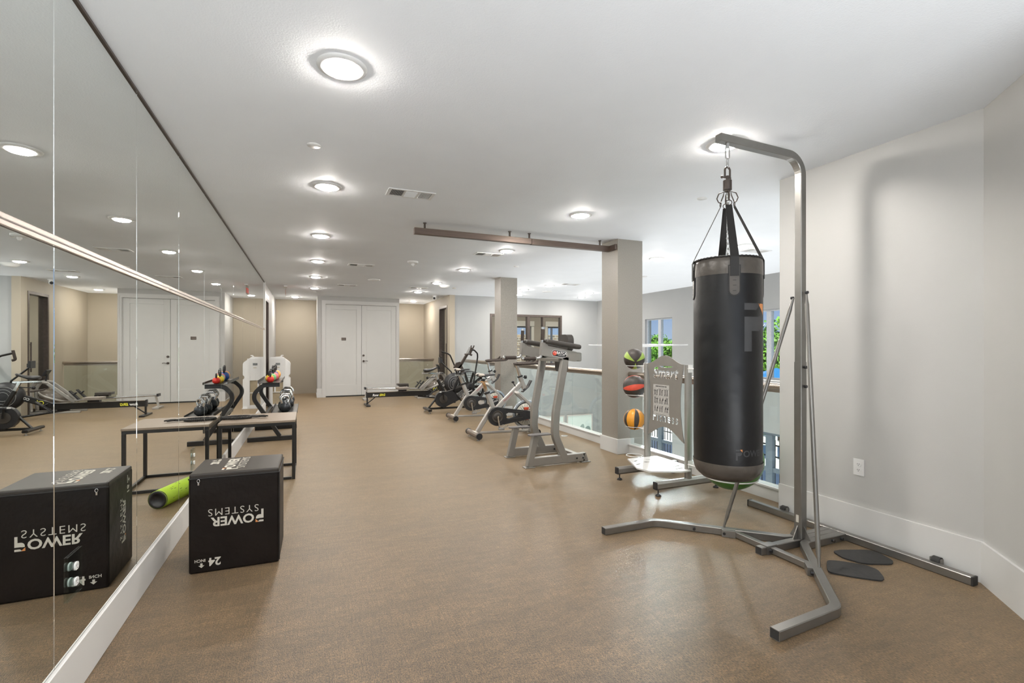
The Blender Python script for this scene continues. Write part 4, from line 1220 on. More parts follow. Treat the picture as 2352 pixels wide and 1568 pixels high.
# braided band on the bench
bd = thing('resistance_band', 'black braided loop band with fabric handle lying on the speckled bench', 'resistance band', (-.62, 5.72, tz))
pts = []
for k in range(73):
    a = 2 * PI * k / 72 ; pts.append((-.04 + .13 * math.cos(a), .075 * math.sin(a), .014 + .002 * math.sin(9 * a)))
mb = MB()
for ph in (0, PI):
    path = []
    for k in range(216):
        a = 2 * PI * k / 216; tw = a * 26 + ph; off = .007
        cx_, cy_ = -.06 + .13 * math.cos(a), .075 * math.sin(a)
        path.append((cx_ + off * math.cos(tw) * math.cos(a), cy_ + off * math.cos(tw) * math.sin(a), .0165 + off * math.sin(tw)))
    mb.tube(path, .0088, 6, closed=True)
mb.build('braided_loop', M_strap, bd)
mb = MB(); rings = []
ctr = [(.05, .02), (.085, -.005), (.12, -.02), (.155, -.005), (.19, .005), (.215, -.01), (.235, -.03)]
for k, (x, y) in enumerate(ctr):
    a = k * .5; w = .020; h = .007
    rings.append([(x, y + w * math.cos(t_) * math.cos(a) - h * math.sin(t_) * math.sin(a), .020 + w * math.cos(t_) * math.sin(a) * .6 + h * math.sin(t_) * math.cos(a)) for t_ in [2 * PI * j / 10 for j in range(10)]])
mb.rings(rings, cap0=True, cap1=True)
mb.tube([(.05, .03, .02), (.09, .03, .022), (.13, .012, .02), (.17, -.02, .02), (.215, -.035, .018)], .009, 8)
mb.build('fabric_handle', M_strap, bd)

# ================================================================ kettlebell rack
kr = thing('kettlebell_rack', 'black two tier kettlebell rack with curved legs standing by the mirrors', 'rack', (-.5, 7.75, 0))
def K(p): return (p[0] + .5, p[1] - 7.75, p[2])
for y in (7.78, 8.86):
    mb = MB(); mb.sq([K((-.79, y, .032)), K((-.17, y, .032))], .06, .06, (0, 0, 1)); f_ = mb.build('floor_foot', M_blackmet, kr)
    path = fillet([K((-.375, y, .062)), K((-.735, y, .655)), K((-.60, y, .805)), K((-.375, y, .805))], [.22, .14], 10)
    mb = MB(); mb.sq(path, .055, .055, (0, 1, 0)); mb.build('curved_leg', M_blackmet, kr)
mb = MB(); mb.sq([K((-.56, 7.81, .36)), K((-.56, 8.83, .36))], .05, .05, (0, 0, 1)); mb.build('cross_beam', M_blackmet, kr)
def tray(x0, x1, z, tilt, nm):
    mb = MB(); M = Matrix.Translation(K(((x0 + x1) / 2, 8.32, z))) @ Matrix.Rotation(tilt, 4, 'Y'); w = (x1 - x0) / 2
    mb.box(-w, -.60, -.003, w, .60, .003, M=M); mb.box(-w, -.60, .003, -w + .004, .60, .040, M=M @ Matrix.Translation((0, 0, 0))); mb.box(w - .004, -.60, .003, w, .60, .030, M=M)
    return mb.build(nm, M_blackmet, kr, .001)
tray(-.655, -.355, .8375, 0, 'upper_shelf'); tray(-.49, -.14, .395, 0, 'lower_shelf')
mb = MB()
for y in (7.83, 8.82): mb.sq([K((-.58, y, .34)), K((-.15, y, .374))], .03, .03, (0, 1, 0))
mb.build('shelf_arm', M_blackmet, kr)
def kettlebell(x, y, z, s, m, hm, label, group, rz=0.0):
    t = thing('kettlebell', label, 'kettlebell', (x, y, z), rz=rz + rg.uniform(-.3, .3), group=group)
    mb = MB(); mb.lathe([(.0005, .0005), (.045 * s, .0005), (.075 * s, .03 * s), (.085 * s, .07 * s), (.075 * s, .115 * s), (.045 * s, .145 * s), (.0005, .15 * s)], 28); mb.build('bell', m, t)
    pts = fillet([(-.045 * s, 0, .125 * s), (-.068 * s, 0, .19 * s), (-.045 * s, 0, .235 * s), (.045 * s, 0, .235 * s), (.068 * s, 0, .19 * s), (.045 * s, 0, .125 * s)], .03 * s, 4)
    mb = MB(); mb.tube(pts, .0155 * s, 12); mb.build('handle', hm, t)
    return t
zt = .8415
for y, x, s, m, l in ((7.84, -.50, .58, M_red, 'small red kettlebell at the near end of the upper shelf'), (7.98, -.52, .68, M_yellow, 'yellow kettlebell, second on the upper shelf'), (8.14, -.50, .74, M_kgreen, 'pale green kettlebell, third on the upper shelf'),
                      (8.31, -.48, .80, M_coral, 'coral kettlebell in the middle of the upper shelf'), (8.50, -.50, .90, M_blue, 'dark blue kettlebell, fifth on the upper shelf'), (8.71, -.48, .92, M_ochre, 'orange kettlebell at the far end of the upper shelf')):
    kettlebell(x, y, zt, s, m, M_black, l, 'coloured kettlebells on the upper shelf', PI / 2 - .1)
zl = .3985
for y, x, s, l in ((7.86, -.31, .98, 'grey kettlebell with chrome handle at the near end of the lower shelf'), (8.08, -.33, 1.02, 'grey kettlebell with chrome handle, second on the lower shelf'), (8.31, -.29, 1.08, 'grey kettlebell with chrome handle, third on the lower shelf'),
                   (8.54, -.32, 1.14, 'grey kettlebell with chrome handle, fourth on the lower shelf'), (8.79, -.30, 1.20, 'largest grey kettlebell with chrome handle, far end of the lower shelf')):
    kettlebell(x, y, zl, s, M_belly, M_chrome, l, 'chrome handled kettlebells on the lower shelf', (y * 37 % 1.6) - .8)

# ================================================================ white dispenser cabinet
dp = thing('cabinet', 'tall white freestanding cabinet with an open lower bay by the left wall', 'cabinet', (-.56, 11.95, 0))
pts = [(-.22, .0), (-.22, 1.13), (.03, 1.13), (.17, 1.02), (.19, .98), (.19, .74), (.165, .72), (.155, .69), (.165, .66), (.19, .64), (.19, .0)]
mb = MB()
bay = [(-.19, .06), (-.19, .66), (.04, .66), (.04, .06)]
o = cut_plate([(p[0], p[1] + .001) for p in pts], [], .40, basis((0, .26, 0), (1, 0, 0), (0, 0, 1)), M_whitepl, 'cabinet_body', dp)
cut_plate([(-.215, .02), (-.215, 1.10), (.10, 1.10), (.10, .02)], [[(-.16, .08), (-.16, .62), (.05, .62), (.05, .08)]], .03, basis((0, .0435, 0), (1, 0, 0), (0, 0, 1)), M_whitepl, 'front_panel', dp)
mb = MB(); mb.box(-.16, .055, .08, .05, .0588, .62); mb.build('bay_back', mat('beige_bay', (.40, .33, .22), .6), dp)
mb = MB(); mb.box(-.16, .030, .34, .05, .058, .355); mb.box(-.13, .025, .355, -.10, .05, .60); mb.build('bay_shelf', M_whitepl, dp)
mb = MB(); mb.box(-.10, .022, .95, -.01, .030, 1.00); mb.build('display', M_lcd, dp)
mb = MB(); mb.box(-.08, .026, .885, -.02, .0288, .915); mb.build('front_label', M_print, dp)
mb = MB(); mb.cbox((0, .20, 1.142), (.04, .04, .02)); mb.cbox((.025, .20, 1.165), (.05, .025, .018)); mb.build('top_cap', M_whitepl, dp, .004)
mb = MB(); mb.box(-.235, .03, 0.0005, .20, .47, .018); mb.build('cabinet_base', M_whitepl, dp, .003)

# ================================================================ resistance training rack
rk = thing('training_rack', 'silver training rack with cut out sign panel and ball rings by the glass railing', 'rack', (3.28, 3.82, 0))
def Q(p): return (p[0] - 3.28, p[1] - 3.82, p[2])
PY = (3.525, 4.115)
for y in PY:
    mb = MB(); mb.sweep([(.038 * math.cos(a), .026 * math.sin(a)) for a in [2 * PI * k / 20 for k in range(20)]], [Q((3.28, y, .125)), Q((3.28, y, 1.185))], (1, 0, 0), smooth=True); mb.build('post', M_silver, rk)
    mb = MB(); mb.sq([Q((2.90, y, .095)), Q((3.66, y, .095))], .062, .075, (0, 0, 1), c=.018); ft = mb.build('foot_beam', M_silver, rk)
    for fx in (2.897, 3.663):
        mb = MB(); mb.cbox(Q((fx, y, .095)), (.012, .058, .070)); mb.build('end_cap', M_black, rk, .012)
    for x in (2.93, 3.62):
        mb = MB(); c_ = Q((x, y, 0)); M = Matrix.Translation(c_); mb.lathe([(.0005, .001), (.026, .001), (.026, .006), (.018, .016), (.010, .020), (.0005, .020)], 20, M=M); mb.cyl(.006, .018, .060, 10, M=M); mb.build('levelling_foot', M_black, rk)
# panel: local x -> -y, local y -> z
Mp = basis(Q((3.262, 3.82, 0)), (0, -1, 0), (0, 0, 1))
hw = .262
out = []
for k in range(13):        # top arch
    u = -1 + 2 * k / 12; out.append((u * hw, 1.185 + .085 * (1 + math.cos(PI * u)) / 2))
for k in range(1, 12):     # right side, waisted
    v = k / 12; out.append((hw - .048 * math.sin(PI * v), 1.185 - v * (1.185 - .445)))
for k in range(15):        # bottom arch
    u = 1 - 2 * k / 14; out.append((u * hw, .445 + .115 * math.cos(PI * u / 2) ** 1.2))
for k in range(1, 12):
    v = 1 - k / 12; out.append((-hw + .048 * math.sin(PI * v), 1.185 - v * (1.185 - .445)))
holes = text_loops('Smart', .150, .004, .15, 1.0, 1.0, (0, 1.045)) + text_loops('Fitness', .125, .002, .0, 1.22, .88, (0, .610))
holes.append([(-.10, 1.163), (.13, 1.163), (.10, 1.155), (.02, 1.150), (-.05, 1.150)])
cut_plate(out, holes, .008, Mp, M_silver, 'sign_panel', rk)
ps = MB(); Mq = Mp @ Matrix.Translation((-.055, .820, .0046)); ps.box(-.118, -.155, 0, .118, .155, .001, M=Mq); po = ps.build('poster', mat('poster_paper', (.44, .43, .41), .5), rk)
text('RESISTANCE EXERCISES', .0155, M_black, po, Mq @ Matrix.Translation((0, .132, .0012)), bold=.0004, ext=.0002)
text('www.PowerFitnessGroup.com', .0125, M_black, po, Mq @ Matrix.Translation((0, -.147, .0012)), ext=.0002)
mb = MB()
for z in (.118, .037, -.044, -.125): mb.box(-.112, z - .0005, .001, .112, z + .0005, .0014, M=Mq)
for x in (-.037, .037): mb.box(x - .0004, -.125, .001, x + .0004, .118, .0014, M=Mq)
mb.build('grid_lines', mat('grey_ink', (.3, .3, .3), .6), po)
def fig(mb, x, z, s, pose):
    def limb(a, b, w):
        a = Vector((a[0], a[1], 0)); b = Vector((b[0], b[1], 0)); d = (b - a); n_ = Vector((-d.y, d.x, 0)).normalized() * w
        mb.add([Mq @ Vector((x + s * p.x, z + s * p.y, .0013)) for p in (a + n_, b + n_, b - n_, a - n_)], [(0, 1, 2, 3)])
    lean, la, ra, ll, rl = pose
    hip = (0, .45); sh = (lean, .82)
    limb(hip, sh, .085); limb((sh[0] * 1.1, .86), (sh[0] * 1.25, 1.02), .065)
    limb(sh, (sh[0] + la[0], sh[1] + la[1]), .035); limb(sh, (sh[0] + ra[0], sh[1] + ra[1]), .035)
    limb(hip, (ll, .0), .05); limb(hip, (rl, .0), .05)
mb = MB()
poses = [(0, (.06, -.4), (-.06, -.4), .04, -.04), (.2, (-.25, -.15), (.1, -.35), .1, -.1), (0, (.3, .2), (.05, -.4), .03, -.03), (.2, (.3, -.2), (-.1, -.3), .02, -.02), (0, (.35, 0), (-.35, 0), .25, -.2), (0, (.2, .35), (-.2, .35), .15, -.15)]
rg = random.Random(5)
for r_ in range(3):
    for c_ in range(3):
        for q in (-.015, .015): fig(mb, -.075 + c_ * .075 + q, .045 - r_ * .081, .058, poses[rg.randrange(6)])
mb.build('exercise_figures', M_black, po)
# slotted tray
Mt = basis(Q((3.10, 3.78, .205)), (1, 0, 0), (0, 1, 0))
tray_o = [(-.09, .31), (-.235, -.03), (-.205, -.17), (-.06, -.245), (.06, -.30), (.17, -.30), (.27, -.10), (.27, .30)]
slots = []
def slot(cx, cy, w, h, a=0):
    p = rrect(-w, -h, w, h, min(w, h) * .95, 3); slots.append([(cx + x * math.cos(a) - y * math.sin(a), cy + x * math.sin(a) + y * math.cos(a)) for x, y in p])
for cx, cy, w, h, a in ((-.07, .20, .035, .012, .5), (-.13, .08, .035, .012, .4), (0, .12, .03, .022, 0), (.10, .19, .05, .010, -.4), (.16, .08, .06, .010, -.3), (.02, .01, .030, .010, -.2), (.07, -.04, .022, .010, 0), (.0, -.08, .035, .010, .1),
                        (.13, -.03, .03, .012, 0), (.20, -.06, .03, .010, -.3), (.06, -.14, .06, .010, 0), (.16, -.13, .03, .014, 0), (.11, -.21, .05, .009, .1)): slot(cx, cy, w, h, a)
cut_plate(tray_o, slots, .014, Mt, M_whitepl, 'slotted_tray', rk)
# ball rings
def ring(cx, cy, z, r_, y_post, nm='ball_ring', tr=.005):
    mb = MB(); n = 40
    mb.tube([Q((cx + r_ * math.cos(2 * PI * k / n), cy + r_ * math.sin(2 * PI * k / n), z)) for k in range(n)], tr, 8, closed=True)
    s = 1 if cy > y_post else -1
    for dx in (-.02, .02): mb.rod(Q((3.28 + dx, y_post + s * .02, z)), Q((cx + dx, cy - s * math.sqrt(r_ * r_ - dx * dx), z)), .006, 8)
    mb.cbox(Q((3.28, y_post + s * .029, z)), (.05, .006, .07))
    return mb.build(nm, M_whitepl, rk)
CYB = 4.335
for z in (1.150, .835, .490, .172): ring(3.28, CYB, z, .085, PY[1])
ring(3.28, 3.03, .260, .205, PY[0], tr=.007); ring(3.28, 3.30, 1.15, .10, PY[0])
def med_ball(z, r_, m1, m2, label, axis, n=4, wdt=.32, graph=False):
    t = thing('medicine_ball', label, 'medicine ball', (3.28, CYB, z), group='medicine balls on the rack')
    core = MB(); core.sphere((0, 0, 0), r_, 40, 24); core.build('ball_shell', m1, t)
    A = Matrix.Rotation(axis[1], 4, 'Z') @ Matrix.Rotation(axis[0], 4, 'Y'); mb = MB()
    for k in range(n):
        rows = []
        for i in range(1, 24):
            th = PI * i / 24; rr = r_ * 1.006
            ph0 = 2 * PI * k / n; hwid = wdt * (0.55 + .45 * math.sin(th))
            rows.append([(rr * math.sin(th) * math.cos(ph0 + q * hwid / 3), rr * math.sin(th) * math.sin(ph0 + q * hwid / 3), rr * math.cos(th)) for q in range(-3, 4)])
        mb.rings(rows, closed_u=False, M=A)
    mb.build('coloured_stripe', m2, t)
    mb = MB(); mb.lathe([(.018, r_ * 1.000), (.014, r_ * 1.015), (.0005, r_ * 1.018)], 16, M=A); mb.build('valve_cap', m2, t)
    return t
def seat_z(zr, R_): return zr + math.sqrt(R_ * R_ - .085 ** 2) - .001
M_lime = mat('lime_stripe', (.32, .45, .08), .45); M_redst = mat('red_stripe', (.70, .09, .05), .4); M_org = mat('orange_ball', (.80, .34, .03), .35, var=.05)
M_ballk = mat('ball_black', (.045, .036, .030), .42, var=.2, bump=.3, bscale=300)
med_ball(seat_z(1.150, .112), .112, M_ballk, M_lime, 'black medicine ball with lime green stripes, top of the rack', (R(75), R(60)), 3, .30)
med_ball(seat_z(.835, .122), .122, M_ballk, M_redst, 'black medicine ball with red stripes, middle of the rack', (R(80), R(-38)), 4, .26)
med_ball(seat_z(.490, .114), .114, M_org, M_ballk, 'orange medicine ball with black stripes, lowest on the rack', (R(8), R(30)), 5, .24)
t = thing('exercise_ball', 'large green exercise ball sitting in the lowest ring behind the punching bag', 'exercise ball', (3.28, 3.03, .262 + math.sqrt(.255 ** 2 - .205 ** 2)))
mb = MB(); mb.sphere((0, 0, 0), .255, 48, 30); mb.build('ball', M_ballgreen, t)

# ================================================================ vertical knee raise station
vk = thing('knee_raise_station', 'silver knee raise and dip station with dark pads near the railing', 'exercise machine', (2.65, 5.2, 0))
def V(p): return (p[0] - 2.65, p[1] - 5.2, p[2])
for y in (4.92, 5.48):
    sx = .028
    mb = MB(); mb.sq([V((2.300, y, .062)), V((2.995, y, .062))], .058, .095, (0, 0, 1), c=.006)
    mb.build('base_beam', M_silver, vk)
    mb = MB(); mb.prism([(2.975, .016), (3.045, .016), (3.01, .112), (2.975, .112)], -.029, .029, M=basis(V((0, y, 0)), (1, 0, 0), (0, 0, 1))); mb.build('beam_end', M_silver, vk)
    mb = MB(); mb.sq([V((2.285, y, .012)), V((2.365, y, .352))], .060, .075, (1, 0, 0), c=.006)
    mb.build('front_leg', M_silver, vk)
    for fx, fw_ in ((2.285, .125), (3.01, .12)):
        mb = MB(); mb.cbox(V((fx, y, .006)), (fw_, .085, .010)); mb.build('foot_plate', M_silver, vk, .003)
    mb = MB(); mb.prism([(-.115, .0), (-.10, .035), (-.06, .052), (.16, .052), (.16, -.052), (-.06, -.052), (-.10, -.035)], 0, .014, M=basis(V((2.385, y, .355)), (1, 0, 0), (0, 1, 0)))
    mb.build('step_plate', mat('grit_step', (.16, .15, .145), .6, .2, var=.6, scale=160), vk, .003)
    pth = fillet([(2.735, y, .070), (2.610, y, .34), (2.625, y, .60), (2.745, y, 1.235)], [.30, .5], 8)
    mb = MB(); mb.sq([V(p) for p in pth], .060, .085, (0, 1, 0), c=.006)
    mb = MB(); mb.sq([V(p) for p in pth], .085, .060, (0, 1, 0), c=.006); mb.build('upright', M_silver, vk)
    mb = MB(); mb.box(2.865 - 2.65, y - 5.2 - .031, .035, 2.99 - 2.65, y - 5.2 - .029, .085); mb.build('side_plate', M_silver, vk, .001)
    mb = MB()
    for x in (2.885, 2.97): mb.rod(V((x, y - .030, .06)), V((x, y - .040, .06)), .010, 12)
    mb.build('bolt', M_black, vk)
    # arm housing, sloping down to the back
    s_ = -1 if y < 5.2 else 1
    hx0, hx1 = 2.425, 2.885
    outl = [(hx0, 1.262), (hx0 + .01, 1.405), (hx0 + .06, 1.395), (hx0 + .10, 1.352), (hx1 - .03, 1.285), (hx1, 1.265), (hx1 + .01, 1.215), (hx1 - .01, 1.185), (hx1 - .15, 1.195), (hx0 + .09, 1.262)]
    outl = [(hx0, 1.262), (hx0 + .015, 1.405), (hx0 + .06, 1.400), (hx0 + .09, 1.365), (hx1, 1.295), (hx1, 1.190), (hx1 - .02, 1.182)]
    mb = MB(); mb.prism(outl, -.030, .030, M=basis(V((0, y, 0)), (1, 0, 0), (0, 0, 1))); mb.build('arm_housing', M_silver, vk, .004)
    # arm rest pad
    M = Matrix.Translation(V((2.705, y, 1.385))) @ Matrix.Rotation(R(8.5), 4, 'Y')
    mb = MB(); mb.box(-.235, -.062, -.028, .235, .062, .028, M=M); mb.build('arm_pad', M_vinyl, vk, .022)
    # upright grip and dip handle
    mb = MB(); mb.rod(V((2.450, y, 1.36)), V((2.462, y, 1.575)), .015, 14); mb.tube([V(p) for p in fillet([(2.445, y, 1.27), (2.425, y, 1.225), (2.36, y, 1.222), (2.20, y, 1.222)], .05, 5)], .0155, 14); mb.build('handle_bar', M_steel, vk)
    mb = MB(); mb.rod(V((2.4535, y, 1.430)), V((2.4605, y, 1.555)), .0215, 16); mb.build('grip', M_foamgrip, vk)
    mb = MB(); mb.rod(V((2.365, y, 1.222)), V((2.222, y, 1.222)), .0215, 16); mb.build('grip', M_foamgrip, vk)
    mb = MB(); mb.sphere(V((2.205, y, 1.222)), .024, 14, 10, sc=(.6, 1, 1)); mb.rod(V((2.365, y, 1.222)), V((2.373, y, 1.222)), .024, 14); mb.rod(V((2.460, y, 1.555)), V((2.4615, y, 1.580)), .022, 14); mb.rod(V((2.453, y, 1.42)), V((2.4535, y, 1.430)), .024, 14); mb.build('grip_cap', M_chrome, vk)
mb = MB(); mb.sq([V((2.93, 4.952, .065)), V((2.93, 5.448, .065))], .06, .06, (0, 0, 1)); mb.build('cross_beam', M_silver, vk)
pth = fillet([(2.60, 4.92, 1.24), (2.93, 4.92, 1.235), (2.93, 5.48, 1.235), (2.60, 5.48, 1.24)], .09, 8)
mb = MB(); mb.sq([V((2.875, 4.92, 1.238)), *[V(p) for p in fillet([(2.89, 4.92, 1.238), (2.955, 4.92, 1.236), (2.955, 5.48, 1.236), (2.89, 5.48, 1.238)], .062, 6)], V((2.875, 5.48, 1.238))], .045, .105, (0, 0, 1), c=.01); mb.build('back_frame', M_silver, vk)
mb = MB(); mb.sq([V((2.70, 4.95, 1.20)), V((2.70, 5.45, 1.20))], .05, .04, (0, 0, 1)); mb.build('cross_beam', M_silver, vk)
def pad_shape(w, z0, z1, r_, lo=None):
    return rrect(-w, z0, w, z1, r_, 8)
Mb = basis(V((2.915, 5.2, 0)), (0, -1, 0), (0, 0, 1))
mb = MB(); mb.prism([(x, z) for x, z in rrect(-.115, 1.30, .115, 1.505, .075, 8)], -.045, .035, M=Mb); mb.build('back_pad', M_vinyl, vk, .018)
mb = MB(); mb.prism([(-.115, 1.21), (.115, 1.21), (.105, 1.09), (.08, 1.055), (-.08, 1.055), (-.105, 1.09)], -.03, .035, M=Matrix.Translation((-.06, 0, 0)) @ Mb); mb.build('lower_back_pad', M_vinyl, vk, .014)
# badge
bd_ = MB(); Mg = basis(V((2.655, 4.8885, 1.275)), (Vector((1, 0, -.13))), (Vector((.13, 0, 1))))
bd_.prism(rrect(-.098, -.036, .098, .036, .035, 8), 0, .002, M=Mg); bo_ = bd_.build('badge', M_black, vk)
mb = MB()
for a, b in ((rrect(-.1, -.038, .1, .038, .037, 8), rrect(-.096, -.034, .096, .034, .033, 8)),):
    ra = [Mg @ Vector((p[0], p[1], .0024)) for p in a]; rb = [Mg @ Vector((p[0], p[1], .0024)) for p in b]; mb.rings([ra, rb], smooth=False)
mb.build('badge_border', M_whitepl, bo_)
text('BATCA', .042, M_whitepl, bo_, Mg @ Matrix.Translation((.027, -.004, .0024)), bold=.0014, ext=.0003, sx=.98)
text('FITNESS SYSTEMS', .0115, M_whitepl, bo_, Mg @ Matrix.Translation((.027, -.020, .0024)), bold=.0002, ext=.0003)
mb = MB(); mb.cyl(.026, .002, .003, 28, M=Mg @ Matrix.Translation((-.062, 0, 0))); mb.build('badge_emblem', M_redst, bo_)
mb = MB()
for k in range(3): mb.tube([(Mg @ Matrix.Translation((-.062, 0, 0))) @ Vector(((.010 + k * .006) * math.cos(a), (.006 + k * .006) * math.sin(a), .0034)) for a in [R(-60 + q * 20 + k * 50) for q in range(8)]], .0012, 5)
mb.build('emblem_swirl', M_whitepl, bo_)

# ================================================================ spin bikes
def spin_bike(label, loc, group):
    t = thing('spin_bike', label, 'exercise bike', loc, group=group)
    def pr(nm, m, mb, bev=0, par=None, label=None): return mb.build(nm, m, par or t, bev, label=label)
    for nm, x in (('rear_stabilizer', .02), ('front_stabilizer', .95)):
        mb = MB(); mb.rod((x, -.235, .072), (x, .235, .072), .042, 24); s_ = pr(nm, mat('taupe_tube', (.22, .18, .15), .35, .5) if nm[0] == 'r' else M_spin, mb)
        for sg in (-1, 1):
            mb = MB(); mb.rod((x, sg * .225, .072), (x, sg * .262, .072), .046, 24); pr('end_cap', M_black, mb, .004)
        for sg in (-1, 1):
            mb = MB(); mb.cyl(.026, .001, .010, 18, M=Matrix.Translation((x, sg * .20, 0))); mb.cyl(.006, .008, .04, 8, M=Matrix.Translation((x, sg * .20, 0))); pr('levelling_foot', M_chrome, mb)
    mb = MB(); mb.box(.000, -.14, .108, .035, .02, .1155); pr('rear_sticker', M_print, mb, .001)
    mb = MB()
    for sg in (-1, 1): mb.rod((1.0, sg * .13, .045), (1.0, sg * .16, .045), .040, 18)
    pr('transport_wheel', M_rubber, mb)
    mb = MB(); mb.sq([(.055, 0, .080), (.91, 0, .062)], .035, .04, (0, 1, 0), c=.01); pr('base_tube', M_spin, mb)
    mb = MB(); mb.sq([(.075, 0, .095), (.315, 0, .46)], .07, .05, (0, 1, 0), c=.01)
    mb = MB(); mb.sq([(.075, 0, .095), (.315, 0, .46)], .065, .05, (0, 1, 0), c=.01); pr('rear_leg', M_spin, mb)
    mb = MB(); mb.sq([(.345, 0, .38), (.222, 0, .685)], .070, .055, (0, 1, 0), c=.015); pr('seat_tube', M_spin, mb)
    mb = MB(); mb.sq([(.232, 0, .655), (.222, 0, .685)], .082, .064, (0, 1, 0), c=.01); pr('collar', M_black, mb)
    mb = MB(); mb.sq([(.222, 0, .685), (.168, 0, .825)], .050, .042, (0, 1, 0), c=.008); po = pr('seat_post', M_chrome, mb)
    mb = MB(); mb.sq([(.08, 0, .838), (.255, 0, .838)], .03, .035, (0, 1, 0), c=.005); mb.rod((.165, 0, .85), (.165, 0, .905), .014); pr('seat_slider', M_chrome, mb)
    mb = MB(); mb.rod((.165, -.035, .862), (.165, .035, .862), .022, 14); mb.tube([(.165, -.03, .865), (.20, -.055, .88), (.24, -.055, .885)], .006, 8); pr('seat_clamp', M_black, mb)
    # saddle
    mb = MB(); rings = []
    for x, w, zt_, h in ((.075, .045, .955, .030), (.085, .085, .962, .050), (.115, .108, .966, .058), (.165, .100, .962, .055), (.215, .065, .956, .042), (.265, .038, .954, .034), (.325, .027, .956, .030), (.350, .020, .953, .022), (.358, .006, .948, .010)):
        r_ = []
        for k in range(14):
            a = 2 * PI * k / 14; yy = w * math.cos(a); zz = math.sin(a)
            r_.append((x, yy, zt_ - h / 2 + (h / 2) * zz * (1.0 if zz < 0 else .75) - .012 * (abs(math.cos(a)) ** 2)))
        rings.append(r_)
    mb.rings(rings, cap0=True, cap1=True); sd = pr('saddle', M_seat, mb)
    for sg in (-1, 1):
        mb = MB(); mb.sphere((.118, sg * .074, .938), .046, 14, 10, sc=(1.05, .78, .55)); pr('saddle_side', M_seatgrey, mb, par=sd, label='beige saddle side')
    # main diagonal, fork and head
    mb = MB(); mb.sq([(.40, 0, .43), (.79, 0, .79)], .062, .05, (0, 1, 0), c=.01)
    mb = MB(); mb.sq([(.34, 0, .385), (.79, 0, .795)], .075, .05, (0, 1, 0), c=.012); fr_ = pr('main_frame', M_spin, mb)
    ax = (Vector((.79, 0, .795)) - Vector((.34, 0, .385))).normalized()
    text('Momentum', .042, mat('bike_lettering', (.45, .10, .10), .5), fr_, basis(Vector((.565, -.0262, .585)) , ax, Vector((-ax.z, 0, ax.x))), shear=.25, ext=.0003)
    for sg in (-1, 1):
        pts = fillet([(.655, sg * .0, .680), (.72, sg * .055, .645), (.925, sg * .075, .455), (.925, sg * .075, .10)], [.05, .12], 5)
        mb = MB(); mb.sq(pts, .045, .030, (0, 1, 0), c=.008)
        pr('fork_arm', M_spin, mb)
    mb = MB(); mb.sq([(.835, 0, .715), (.765, 0, .905)], .066, .055, (0, 1, 0), c=.012); pr('head_tube', M_spin, mb)
    mb = MB(); mb.sq([(.770, 0, .892), (.763, 0, .912)], .078, .066, (0, 1, 0), c=.01); pr('collar', M_black, mb)
    mb = MB(); mb.sq([(.763, 0, .912), (.715, 0, 1.075)], .046, .040, (0, 1, 0), c=.008); pr('handlebar_post', M_chrome, mb)
    mb = MB(); mb.rod((.81, 0, .885), (.845, 0, .890), .007, 10); mb.cyl(.027, 0, .03, 16, M=basis((.842, 0, .890), (0, 1, 0), (0, 0, 1))); pr('adjust_knob', M_black, mb)
    # handlebar
    mb = MB()
    for sg in (-1, 1):
        mb.tube(fillet([(.74, 0, 1.095), (.78, sg * .06, 1.100), (.98, sg * .075, 1.105), (1.085, sg * .07, 1.165)], .05, 5), .0165, 12)
        mb.tube(fillet([(.70, 0, 1.092), (.72, sg * .12, 1.095), (.80, sg * .215, 1.100), (1.0, sg * .235, 1.110), (1.075, sg * .235, 1.175)], .06, 5), .0165, 12)
    mb.cbox((.735, 0, 1.085), (.09, .07, .03)); pr('handlebar', M_foamgrip, mb)
    # bottle tray
    mb = MB(); mb.sq([(.95, 0, .835), (.90, 0, .745), (.80, 0, .665)], .020, .085, (0, 1, 0), c=.006); mb.build('bottle_holder', M_black, t)
    mb = MB(); mb.sq([(.84, 0, .73), (.88, 0, .76)], .03, .03, (0, 1, 0), c=.004); mb.build('holder_bracket', M_spin, t)
    # brake knob
    mb = MB(); mb.rod((.70, 0, .735), (.655, 0, .805), .008, 10); mb.sphere((.648, 0, .818), .024, 14, 10, sc=(1, 1, .8)); mb.build('brake_knob', M_black, t)
    # flywheel
    fc = (.865, 0, .317); RF = .222
    Mf_ = Matrix.Translation(fc) @ Matrix.Rotation(R(90), 4, 'X')
    mb = MB(); mb.lathe([(RF - .034, -.012), (RF - .004, -.014), (RF, -.010), (RF, .010), (RF - .004, .014), (RF - .034, .012)], 64, M=Mf_); fw_ = mb.build('flywheel', M_tyre, t)
    mb = MB(); mb.lathe([(RF - .050, -.010), (RF - .034, -.013), (RF - .034, .013), (RF - .050, .010)], 64, M=Mf_); mb.build('flywheel_band', M_black, fw_)
    mb = MB(); mb.lathe([(.0005, -.008), (RF - .050, -.008), (RF - .050, .008), (.0005, .008)], 56, M=Mf_); mb.build('flywheel_disc', M_cream, fw_)
    mb = MB()
    for k in range(22):
        M = Mf_ @ Matrix.Rotation(2 * PI * k / 22, 4, 'Z')
        for zz in (.0085, -.0092): mb.prism([(.075, -.006), (.150, -.0015), (.150, .0015), (.075, .006)], zz, zz + .0007, M=M)
    mb.build('flywheel_spokes', mat('dark_spoke_print', (.10, .12, .13), .5), fw_)
    mb = MB(); mb.cbox((.865, 0, .405), (.075, .055, .040)); mb.cbox((.865, 0, .245), (.075, .055, .030)); mb.build('red_caliper', mat('red_plastic', (.75, .10, .04), .4), t, .006)
    # chain guard
    cc = (.365, .315); rc = .138; c2 = (.88, .312); r2 = .062; outl = []
    for k in range(25): a = R(80 + 200 * k / 24); outl.append((cc[0] + rc * math.cos(a), cc[1] + rc * math.sin(a)))
